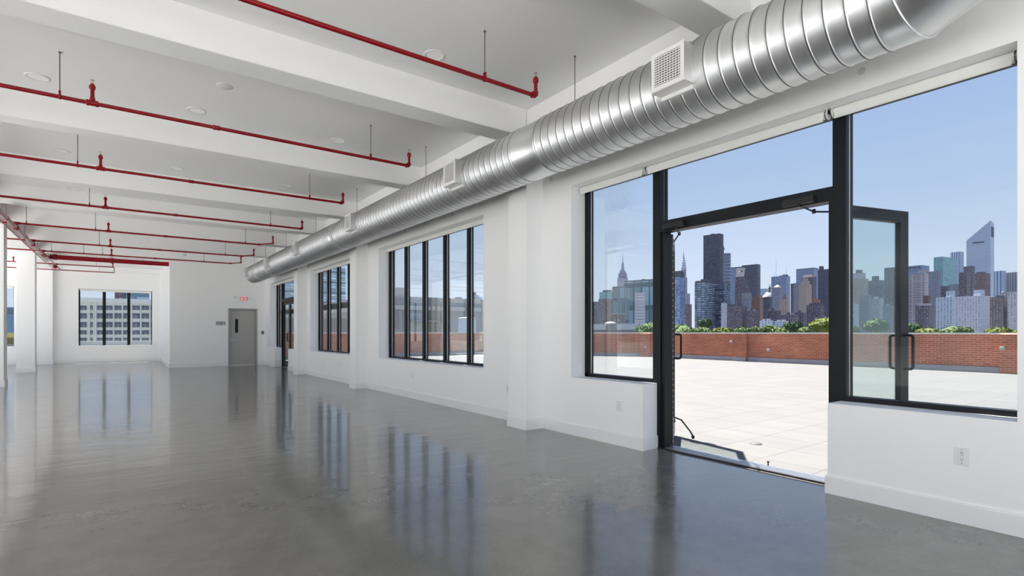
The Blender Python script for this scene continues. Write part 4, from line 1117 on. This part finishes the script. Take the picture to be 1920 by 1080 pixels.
o, A, B, H = tower('round_top_tower', 'dark brown round-topped tower before the wide blue grey slab', 1503, 1524, 1531, 519, 1700, f_brown)
MB().prism([(-A, 0), (0, 0), (0, B), (-A, B)], H, H+8, taper=[(-A*.75, B*.1), (-A*.15, B*.1), (-A*.15, B*.8), (-A*.75, B*.8)]).build('rounded_top', f_brown, o)
o, A, B, H = tower('tan_slab', 'pale tan slab tower with a stepped top at the right of the doorway', 1497, 1513, 1522, 533, 1350, f_tan)
roofbox(o, A, B, H, .25, .9, .0, .8, 9, 'setback', f_tan); roofbox(o, A, B, H, .45, .8, .0, .6, 7, 'setback', f_tan, 9)
o, A, B, H = tower('blue_tower', 'deep blue tower beside the right door post with a block on its roof', 1533.5, 1556, 1564, 504, 1900, f_darkline); roofbox(o, A, B, H, .07, .28, .1, .6, 6.8*px(1900))
o, A, B, H = tower('crowned_apartments', 'dark brick apartment house with an ornate crown near the right door post', 1512, 1538, 1545.5, 571, 980, f_brown)
roofbox(o, A, B, H, .2, .95, .05, .8, 3, 'setback', f_brown); roofbox(o, A, B, H, .35, .8, .1, .7, 7, 'crown', f_orange, 3); roofbox(o, A, B, H, .5, .65, .2, .5, 4, 'crown', f_orange, 10)
for a, b, c, y, D, lab in ((1400, 1415, 1422, 583, 930, 'under the orange brown tower'), (1438, 1456, 1464, 582, 960, 'under the blue block with the white roof'), (1463, 1490, 1497, 590, 900, 'right of centre above the trees'), (1488, 1506, 1513, 586, 950, 'left of the crowned apartment house')):
    o, A, B, H = tower('brick_house', 'low dark brick house with roof huts %s' % lab, a, b, c, y, D, f_brown, group='low brick houses along the river')
    for k in range(3): roofbox(o, A, B, H, .1+.3*k, .25+.3*k, .2, .6, 2.5+k % 2*2.0, 'roof_hut', M_ROOFD if k % 2 else M_ROOFL)
for a, b, c, y, D, lab in ((1424, 1444, 1450, 600.5, 830, 'left'), (1451, 1472, 1478, 602, 830, 'right')):
    o, A, B, H = tower('white_house', 'low white house above the trees, %s one of two' % lab, a, b, c, y, D, f_white, group='low white houses above the trees'); roofbox(o, A, B, H, .2, .4, .2, .6, 2, 'roof_hut', M_ROOFL); roofbox(o, A, B, H, .6, .9, .2, .6, 2.5, 'roof_hut', M_ROOFL)

# right-hand pane ------------------------------------------------------
o, A, B, H = tower('teal_tower', 'slim teal glass tower seen through the glass of the open right door leaf', 1578, 1594, 1598.5, 466, 1500, f_teal)
o, A, B, H = tower('ornate_tower', 'tan tower with a leafy ornate roof seen through the open right door leaf', 1597, 1620, 1628, 522, 1250, f_tan)
roofbox(o, A, B, H, .08, .85, .0, .8, 11*px(1250), 'setback', f_stone); roofbox(o, A, B, H, .3, .68, .1, .6, 6*px(1250), 'roof_ornament', M_ROOFD, 11*px(1250))
o, A, B, H = tower('dark_block', 'dark block with a square roof box seen through the open right door leaf', 1628, 1652, 1660, 525, 1400, f_brown); roofbox(o, A, B, H, .25, .62, .1, .7, 8.5*px(1400))
o, A, B, H = tower('brown_tower', 'brown tower behind the upright of the open right door leaf', 1658, 1676, 1684, 501, 1500, f_brown2)
for a, b, c, y, D, lab, ff in ((1587, 1603, 1610, 570, 950, 'leftmost', f_white), (1612, 1628, 1634, 553, 980, 'second from left', f_grey), (1631, 1649, 1657, 558.5, 1000, 'third from left', f_stone), (1655, 1670, 1676, 573, 930, 'rightmost', f_grey)):
    o, A, B, H = tower('apartment_house', 'pale apartment house behind the open right door leaf, %s of four' % lab, a, b, c, y, D, ff, group='apartment houses behind the open right door leaf'); roofbox(o, A, B, H, .3, .6, .2, .7, 3, 'roof_hut', M_ROOFL)
o, A, B, H = tower('flat_office', 'grey blue office with dark roof windows right of the open door leaf', 1690, 1728, 1742.5, 497, 1700, f_blueline)
m = MB()
for k in range(3): m.box(-A*.62+k*A*.2, -A*.62+k*A*.2+A*.15, -1, .2, H-9, H-3)
m.build('roof_windows', M_ROOFD, o)
o, A, B, H = tower('striped_apartments', 'apartment tower with white balcony stripes right of the open door leaf', 1697, 1733, 1741, 512.5, 1080, f_stripe)
o, A, B, H = tower('grey_apartments', 'grey gridded apartment tower behind the striped one', 1738, 1759, 1765, 508, 1180, f_grey); roofbox(o, A, B, H, -.9, .0, .1, .6, 4*px(1180), 'white_plant_room', M_ROOFL)
o, A, B, H = tower('brick_block', 'small square brown block at the foot of the grey gridded apartment tower', 1731, 1741, 1745, 554, 930, mat('brown_plain', (.13, .075, .075), .8))
o, A, B, H = tower('brick_apartments', 'dark brick apartment block with a pale top floor above the trees', 1716.7, 1742, 1750.5, 572.5, 870, f_brown); roofbox(o, A, B, H, .1, .9, .1, .9, 3.2, 'pale_top_floor', f_stone)
o, A, B, H = tower('green_glass_block', 'green blue glass office block left of the slant-topped tower', 1750.7, 1768, 1794.5, 481, 1500, f_teal)
o, A, B, H = tower('ribbed_tower', 'white and blue vertically ribbed tower behind the green blue glass block', 1782, 1800, 1807, 471.5, 2150, f_vblue)
# slant-topped tower
D = 1750; s = px(D); al = math.radians(12)
g = al + math.atan((1857-960)/F_PX); A = span(1857, 1812, D, -math.cos(g), math.sin(g)); B = span(1857, 1864, D, math.sin(g), math.cos(g)); X, Y = at(1857, D)
t = thing('slant_top_tower', 'tall silver tower with a steeply slanted top at the right of the skyline', 'skyscraper', (X, Y, GZ), rotz_for(al, 1857))
zl, zr = zat(446.6, D)-GZ, zat(413.3, D)-GZ
vs = [(-A, 0, 0), (0, 0, 0), (0, B, 0), (-A, B, 0), (-A, 0, zl), (-.0, 0, zr), (0, B, zr-2*s), (-A, B, zl)]
MB().add(vs, [(0,3,2,1), (4,5,6,7), (0,1,5,4), (1,2,6,5), (2,3,7,6), (3,0,4,7)]).build('tower_body', f_citi, t)
zs = zat(452.4, D)-GZ
MB().box(-A*.74, -A*.25, -1, .5, zs-1.2*s, zs+1.2*s).build('dark_slot', M_ROOFD, t)
MB().box(-1, 1.2, B*.25, B*.8, zat(443, D)-GZ, zat(424, D)-GZ).build('dark_slot', M_ROOFD, t)
o, A, B, H = tower('dark_complex', 'dark brown tower group, lower left part in front of the slant-topped tower', 1797.5, 1812, 1820, 510, 1180, f_brown)
o, A, B, H = tower('dark_complex', 'dark brown tower group, tallest middle part in front of the slant-topped tower', 1807, 1823, 1828, 498.5, 1270, f_brown)
o, A, B, H = tower('dark_complex', 'dark brown tower group, right part in front of the slant-topped tower', 1827, 1848, 1857, 512, 1340, f_brown2); roofbox(o, A, B, H, .1, .7, .1, .8, 4)
o, A, B, H = tower('dark_block', 'dark low block at the foot of the green blue glass block', 1764, 1775, 1780, 536, 1150, f_dark)
o, A, B, H = tower('grey_block', 'grey block with a white roof edge below the green blue glass block', 1779, 1793, 1800, 533, 1280, f_grey); roofbox(o, A, B, H, 0, 1, 0, 1, 1.5, 'white_roof_edge', M_ROOFL)
o, A, B, H = tower('white_apartments', 'white gridded apartment block, left one of the large pair above the trees', 1754.5, 1786, 1793.5, 556, 900, f_white); roofbox(o, A, B, H, .6, .98, .1, .7, 11*px(900), 'stair_tower', f_white)
o, A, B, H = tower('white_apartments', 'white gridded apartment block, right one of the large pair above the trees', 1792.7, 1838, 1857, 554, 1010, fac('white_apartments2', (.47, .47, .54), (.16, .17, .24), 3.0, 4.4, .48, .42, var=.7)); roofbox(o, A, B, H, .68, .98, .1, .5, 11*px(1010), 'stair_tower', f_white)
o, A, B, H = tower('blue_ribbed_block', 'blue and white ribbed block right of the slant-topped tower', 1864, 1879, 1886, 507.5, 1500, f_vblue)
o, A, B, H = tower('brown_apartments', 'brown apartment block between the white pair and the right window edge', 1856, 1880, 1890, 556.5, 930, f_brown2); roofbox(o, A, B, H, .4, .8, .1, .6, 3)
X, Y = at(1881, 900); t = thing('water_tank', 'small white conical roofed water tank on the brown apartments', 'water tank', (X, Y, GZ))
hb = zat(556.5, 930)-GZ
MB().lathe([(3.2, hb), (3.2, hb+4), (3.6, hb+4), (.3, hb+7.5)], (0,0,0), 'Z', 16).build('tank', M_ROOFL, t)
MB().tube((0,0,0), (0,0,hb), 1.2, 8).build('support', M_ROOFD, t)
o, A, B, H = tower('grey_tower', 'grey ribbed tower at the right edge of the window', 1885.6, 1912, 1925, 509.5, 1350, f_vgrey)
o, A, B, H = tower('stone_apartments', 'grey stone apartment block at the right edge of the window above the parapet', 1889, 1925, 1935, 546, 900, f_stone)
# glass wedge
D = 1950; s = px(D); X, Y = at(1897, D)
t = thing('glass_wedge_tower', 'blue glass tower tapering to a point at the right window edge', 'skyscraper', (X, Y, GZ), rotz_for(.1, 1897))
MB().prism([(0, 0), (42*s, 0), (42*s, 20*s), (0, 20*s)], 0, zat(420, D)-GZ, taper=[(17*s, 6*s), (25*s, 6*s), (25*s, 12*s), (17*s, 12*s)]).build('tower_body', f_teal, t)

# ================================================================== TREES
def leaf_mat(name, c):
    m = mat(name, c, .75, noise=.45, nscale=.5)
    m.node_tree.nodes['Principled BSDF'].inputs['Specular IOR Level'].default_value = .15
    return m
LM = {'mid': leaf_mat('leaves_mid', (.078, .122, .042)), 'dark': leaf_mat('leaves_dark', (.044, .078, .034)), 'lime': leaf_mat('leaves_lime', (.115, .140, .030)), 'pale': leaf_mat('leaves_pale', (.105, .145, .058))}
M_BARK = mat('bark', (.10, .08, .06), .9)
def crown(rng, R, Hc, n, q):
    """leaf clumps over a few lobes: small tilted quads"""
    m = MB()
    lobes = [(Vector((0, 0, 0)), 1.0)]
    for k in range(7):
        a = rng.uniform(0, 2*PI); lobes.append((Vector((math.cos(a)*R*.55, math.sin(a)*R*.55, rng.uniform(-.25, .35)*Hc)), rng.uniform(.45, .65)))
    for _ in range(n):
        c, f = rng.choice(lobes)
        d = Vector((rng.gauss(0,1), rng.gauss(0,1), rng.gauss(0,1))).normalized()
        rr = rng.uniform(.82, 1.06)
        p = c + Vector((d.x*R*f*rr, d.y*R*f*rr, d.z*Hc*f*rr*.9))
        u = Vector((rng.gauss(0,1), rng.gauss(0,1), rng.gauss(0,1))).normalized()
        nn = (d + u*.7).normalized(); t1 = nn.orthogonal().normalized(); t2 = nn.cross(t1)
        ss = q*rng.uniform(.6, 1.3)
        m.add([p-t1*ss-t2*ss*.6, p+t1*ss-t2*ss*.6, p+t1*ss*.8+t2*ss*.7, p-t1*ss*.8+t2*ss*.7], [(0,1,2,3)])
    # solid inner masses so the crown is not see-through
    for c, f in lobes:
        seg = 10
        prof = [(R*f*.86*math.sin(PI*i/8)+.01, -Hc*f*.80*math.cos(PI*i/8)) for i in range(9)]
        m.lathe(prof, c, 'Z', seg, smooth=True)
    return m
def tree(px_, wpx, ytop, D, kind, label, seed):
    rng = random.Random(seed)
    X, Y = at(px_, D); R = wpx/2*D/F_PX*.80; zt = zat(ytop, D)
    Hc = min(max(R*.72, 3.2), (zt-GZ)*.42)
    zc = zt - Hc*1.02
    t = thing('riverside_tree', label, 'tree', (X, Y, GZ), group='trees behind the parapet')
    m = crown(rng, R, Hc, 1500, .55*D/300)
    m.v = [(a, b, c+zc-GZ) for a, b, c in m.v]
    m.build('foliage', LM[kind], t)
    MB().tube((0,0,0), (0,0,zc-GZ), .45, 8, .25).build('trunk', M_BARK, t)
TR = [
 (1218, 64, 602, 330, 'mid', 'green tree behind the left pane, against the black door post'),
 (1278, 66, 606, 300, 'mid', 'green tree just right of the left door leaf'),
 (1318, 46, 611, 260, 'pale', 'low pale green tree left of the dark round one in the doorway'),
 (1321, 30, 597, 360, 'dark', 'dark round tree at the foot of the left striped slab'),
 (1352, 48, 612, 280, 'lime', 'low yellow green tree left of centre in the doorway'),
 (1391, 40, 612, 300, 'mid', 'low green tree in the centre of the doorway'),
 (1415, 36, 611.5, 310, 'pale', 'low pale tree right of the centre one in the doorway'),
 (1443, 42, 608, 320, 'mid', 'green tree below the low white houses'),
 (1462, 34, 612, 290, 'pale', 'low pale tree below the right white house'),
 (1487, 40, 602.5, 330, 'dark', 'rounded deep green tree right of the white houses'),
 (1510, 30, 611, 290, 'pale', 'low light tree left of the big yellow green one'),
 (1545, 60, 593, 320, 'lime', 'big yellow green tree beside the right door post'),
 (1590, 44, 607, 300, 'pale', 'pale tree in the lower left of the open right door leaf glass'),
 (1644, 50, 597, 310, 'mid', 'big rounded tree seen through the glass of the open right door leaf'),
 (1706, 46, 604, 340, 'dark', 'dark green tree just right of the open door leaf'),
 (1742, 46, 612.5, 290, 'lime', 'low lime tree below the dark brick apartment block'),
 (1790, 62, 608, 320, 'pale', 'wide pale tree below the large white apartment pair'),
 (1808, 34, 611, 290, 'mid', 'smaller green tree before the right white apartment block'),
 (1870, 44, 612.5, 290, 'lime', 'low lime tree near the right window edge'),
 (1905, 30, 616, 290, 'mid', 'low tree at the very right edge of the window'),
]
for i, a in enumerate(TR): tree(*a, seed=50+i)

# ================================================================== SIDE VIEW (through the farther windows)
def sidebox(name, label, cat, X0, X1, Y0, Y1, Z0, Z1, m, group=None):
    o = MB().box(0, X1-X0, 0, Y1-Y0, 0, Z1-Z0).build(name, m, None, (X0, Y0, Z0)); return tag(o, label, cat, group)
# broad warehouse behind the parapet
M_WH = mat('warehouse_cladding', (.37, .34, .325), .8, noise=.12, nscale=.25, stretch=(1,1,.15))
WX0, WX1, WY0 = 24.5, 49.0, 60.0
zt = 1.3 + (622.5-568)*74/1006
t = thing('warehouse', 'long grey brown warehouse with a pale band, seen through the five pane window', 'building', (WX0, WY0, GZ))
def wb(x0, x1, y0, y1, z0, z1, nm, m): return rel(MB().box(x0, x1, y0, y1, z0, z1), (WX0, WY0, GZ)).build(nm, m, t)
wb(24.5, WX1, WY0, WY0+50, GZ, 5.6, 'warehouse_wall', M_WH)
wb(24.3, WX1+.2, WY0-.25, WY0+50, 4.0, 4.5, 'pale_band', mat('warehouse_band', (.50, .48, .44), .8))
wb(24.5, WX1, WY0-.1, WY0+50, 4.5, 5.35, 'upper_band', mat('warehouse_upper', (.28, .285, .29), .8))
for x in (27.6, 31.0, 31.7, 33.6, 36, 38.5, 42): wb(x, x+.22, WY0-.35, WY0, GZ, 5.6, 'downpipe', mat('pipe_grey', (.17,.16,.16), .7) if 'pipe_grey' not in bpy.data.materials else bpy.data.materials['pipe_grey'])
wb(26.75, 27.05, WY0-.6, WY0, 1.6, 3.9, 'vent_duct', M_ROOFL)
wb(27.9, 29.6, WY0+3, WY0+6, 5.6, 6.9, 'roof_canopy', mat('canopy_grey', (.30,.32,.33), .7))
wb(28.2, 30.1, WY0-.4, WY0, 2.6, 3.6, 'louvre_row', mat('louvre_grey', (.33,.34,.36), .6))
wb(28.2, 33.6, WY0-1.2, WY0, 2.6, 2.72, 'white_ledge', M_ROOFL)
X, Y = 30.4, 50.0
t2 = thing('white_tank', 'white round tank with a low lid, seen through the five pane window', 'tank', (X, Y, GZ))
MB().lathe([(.93, 0), (.93, 2.72-GZ)], (0,0,0), 'Z', 40).build('tank_wall', mat('tank_white', (.56, .60, .68), .6), t2)
MB().lathe([(1.0, 2.72-GZ), (1.0, 2.78-GZ), (.7, 2.88-GZ), (.03, 2.94-GZ)], (0,0,0), 'Z', 40).build('tank_lid', mat('tank_lid', (.25, .245, .235), .6), t2)
for a, b, c, y, D, lab in ((846, 862, 869.5, 561.5, 900, 'with a roof box, seen through the fourth pane'), (884.5, 893, 898.5, 553, 950, 'seen through the last pane, left of a paler one'), (897, 901, 904.5, 556.5, 1400, 'pale blue, at the right end of the five pane window')):
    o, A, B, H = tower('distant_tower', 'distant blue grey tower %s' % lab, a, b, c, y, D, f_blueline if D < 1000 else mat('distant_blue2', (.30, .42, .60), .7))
    if D == 900: roofbox(o, A, B, H, .4, .9, .1, .8, 4)
    if D == 950: roofbox(o, A, B, H, .0, .5, .1, .8, 5)
# grey penthouse wall and glass tower seen through the farther windows
M_GW = mat('grey_render', (.30, .28, .28), .8, noise=.08, nscale=.5)
t = thing('grey_bulkhead', 'grey roof wall with a white top behind the parapet, in the farther windows', 'building', (5.2, 33, 0))
rel(MB().box(2, 11.9, 33, 37, -1, 2.05), (5.2, 33, 0)).build('bulkhead_wall', M_GW, t)
rel(MB().box(1.9, 12.0, 32.9, 37, 2.05, 2.14), (5.2, 33, 0)).build('white_coping', M_ROOFL, t)
o = sidebox('glass_highrise', 'tall blue glass high-rise filling the farther windows', 'building', 140, 341, 1000, 1060, GZ, 123, fac('highrise', (.30, .37, .44), (.42, .54, .66), 5.2, 9.0, .88, .6, var=.4))
for k in range(6): MB().box(-.4, 201.4, -1.5, .1, 30+19*k, 31.5+19*k).build('floor_band', M_ROOFD, o)
o = sidebox('beige_block', 'beige block with square windows at the foot of the glass high-rise', 'building', 68, 101, 300, 330, GZ, 15.3, fac('beige_block', (.60, .59, .54), (.17, .19, .24), 4.6, 4.8, .5, .5, var=.3))
o = sidebox('pale_block', 'pale low block right of the beige one at the foot of the glass high-rise', 'building', 101.6, 104.6, 302, 312, GZ, 8.5, fac('pale_block2', (.34, .38, .42), (.20, .24, .30), 3.0, 2.4, .5, .5, var=.3))

# ================================================================== END WALL VIEW
# concrete loft building
M_CONC = mat('loft_concrete', (.78, .76, .69), .8, noise=.08, nscale=.35)
LX, LY = -26.0, 92.0
t = thing('concrete_loft_block', 'pale concrete loft building with five rows of windows outside the end wall', 'building', (LX, LY, GZ))
d = LY*CS
def xw(px_, Yw):
    k = (px_-960)/F_PX; return Yw*(SN+k*CS)/(CS-k*SN)
def zw(py, px_, Yw):
    X = xw(px_, Yw); return EYE + (622.5-py)*(X*SN+Yw*CS)/F_PX
def lb(x0, x1, y0, y1, z0, z1, nm, m): return rel(MB().box(x0, x1, y0, y1, z0, z1), (LX, LY, GZ)).build(nm, m, t)
xl, xr = xw(100, LY), xw(300, LY)
ztop = zw(566.5, 215, LY)
lb(xl, xr, LY, LY+25, GZ, ztop, 'facade_wall', M_CONC)
lb(xl-.2, xr+.2, LY-.25, LY+25, ztop-.1, ztop+.5, 'cornice', M_CONC)
lb(xw(164, LY), xw(180, LY), LY-.2, LY+3, ztop, ztop+.45, 'raised_parapet', M_CONC)
ys = [(573, 581), (587.5, 597), (604, 613.5), (619.5, 627), (633.5, 641)]
xs_ = [(137.5, 144), (150.5, 162.5), (169.5, 174), (182, 194), (197.5, 211), (215, 227.5), (231.5, 244), (248.5, 262), (266, 279), (283, 296)]
M_LW = mat('loft_window_dark', (.10, .11, .15), .4); M_LP = mat('loft_window_bars', (.34, .36, .38), .6)
for (a, b) in xs_:
    lb(xw(a-3.0, LY), xw(a-1.4, LY), LY-.3, LY, GZ, ztop, 'pilaster', M_CONC)
    for (u, v) in ys:
        x0, x1 = xw(a, LY), xw(b, LY); z1, z0 = zw(u, a, LY), zw(v, a, LY)
        w = lb(x0, x1, LY-.06, LY+.02, z0, z1, 'window', M_LW)
        m = MB(); n = max(2, int((x1-x0)/.62))
        for k in range(1, n): xx = x0+(x1-x0)*k/n; m.box(xx-.07, xx+.07, LY-.12, LY-.06, z0, z1-(z1-z0)*.3)
        m.box(x0, x1, LY-.12, LY-.06, z0+(z1-z0)*.36, z0+(z1-z0)*.46)
        rel(m, (LX, LY, GZ)).build('window_bars', M_LP, w)
lb(xw(187.5, LY), xw(210, LY), LY+8, LY+14, ztop, zw(560.5, 200, LY+8), 'roof_house', mat('roof_house_tan', (.60, .54, .44), .8))
o = sidebox('roof_ledge', 'low pale concrete roof wall below the loft building outside the end wall', 'wall', xw(140, 45), xw(310, 45), 45, 45.3, -3, zw(639.5, 215, 45), mat('ledge_concrete', (.50, .50, .47), .8, noise=.06, nscale=.5))
o = sidebox('brown_highrise', 'brown high-rise behind the loft building, left one of the pair', 'building', xw(215, 300), xw(236, 300), 300, 325, GZ, zw(535, 225, 300), fac('far_brown', (.21, .16, .18), (.29, .31, .37), 3.4, 2.6, .5, .5, var=.5))
o = sidebox('blue_highrise', 'blue glass high-rise behind the loft building, right one of the pair', 'building', xw(236.5, 290), xw(280, 290), 290, 315, GZ, zw(530, 260, 290), fac('far_blue', (.17, .23, .30), (.24, .34, .46), 3.4, 7, .86, .5, var=.5))
# narrow window view
o = sidebox('glass_office', 'dark blue glass office seen through the narrow end wall window', 'building', xw(-60, 150), xw(45, 150), 150, 175, GZ, zw(576, 20, 150), fac('far_office', (.11, .16, .22), (.13, .21, .32), 5.0, 40, .98, .8, var=.2))
m = MB(); 
tl = (xw(-20, 70), 70, -6)
t = thing('yellow_platform', 'yellow railed platform low in the narrow end wall window', 'platform', tl)
M_YEL = mat('yellow_paint', (.62, .50, .13), .6)
x0, x1 = xw(-60, 70), xw(60, 70)
za, zb_, zc_ = zw(624, 20, 70), zw(633, 20, 70), zw(645, 20, 70)
rel(MB().box(x0, x1, 70, 70.4, zb_, za), tl).build('yellow_beam', M_YEL, t)
m = MB(); n = 60
for k in range(n): xx = x0+(x1-x0)*k/n; m.box(xx, xx+.13, 70, 70.1, zc_, zb_)
rel(m, tl).build('railing_bars', M_YEL, t)
rel(MB().box(x0, x1, 69.8, 71, zc_-1.2, zc_), tl).build('deck', mat('deck_grey', (.25,.26,.25), .8), t)
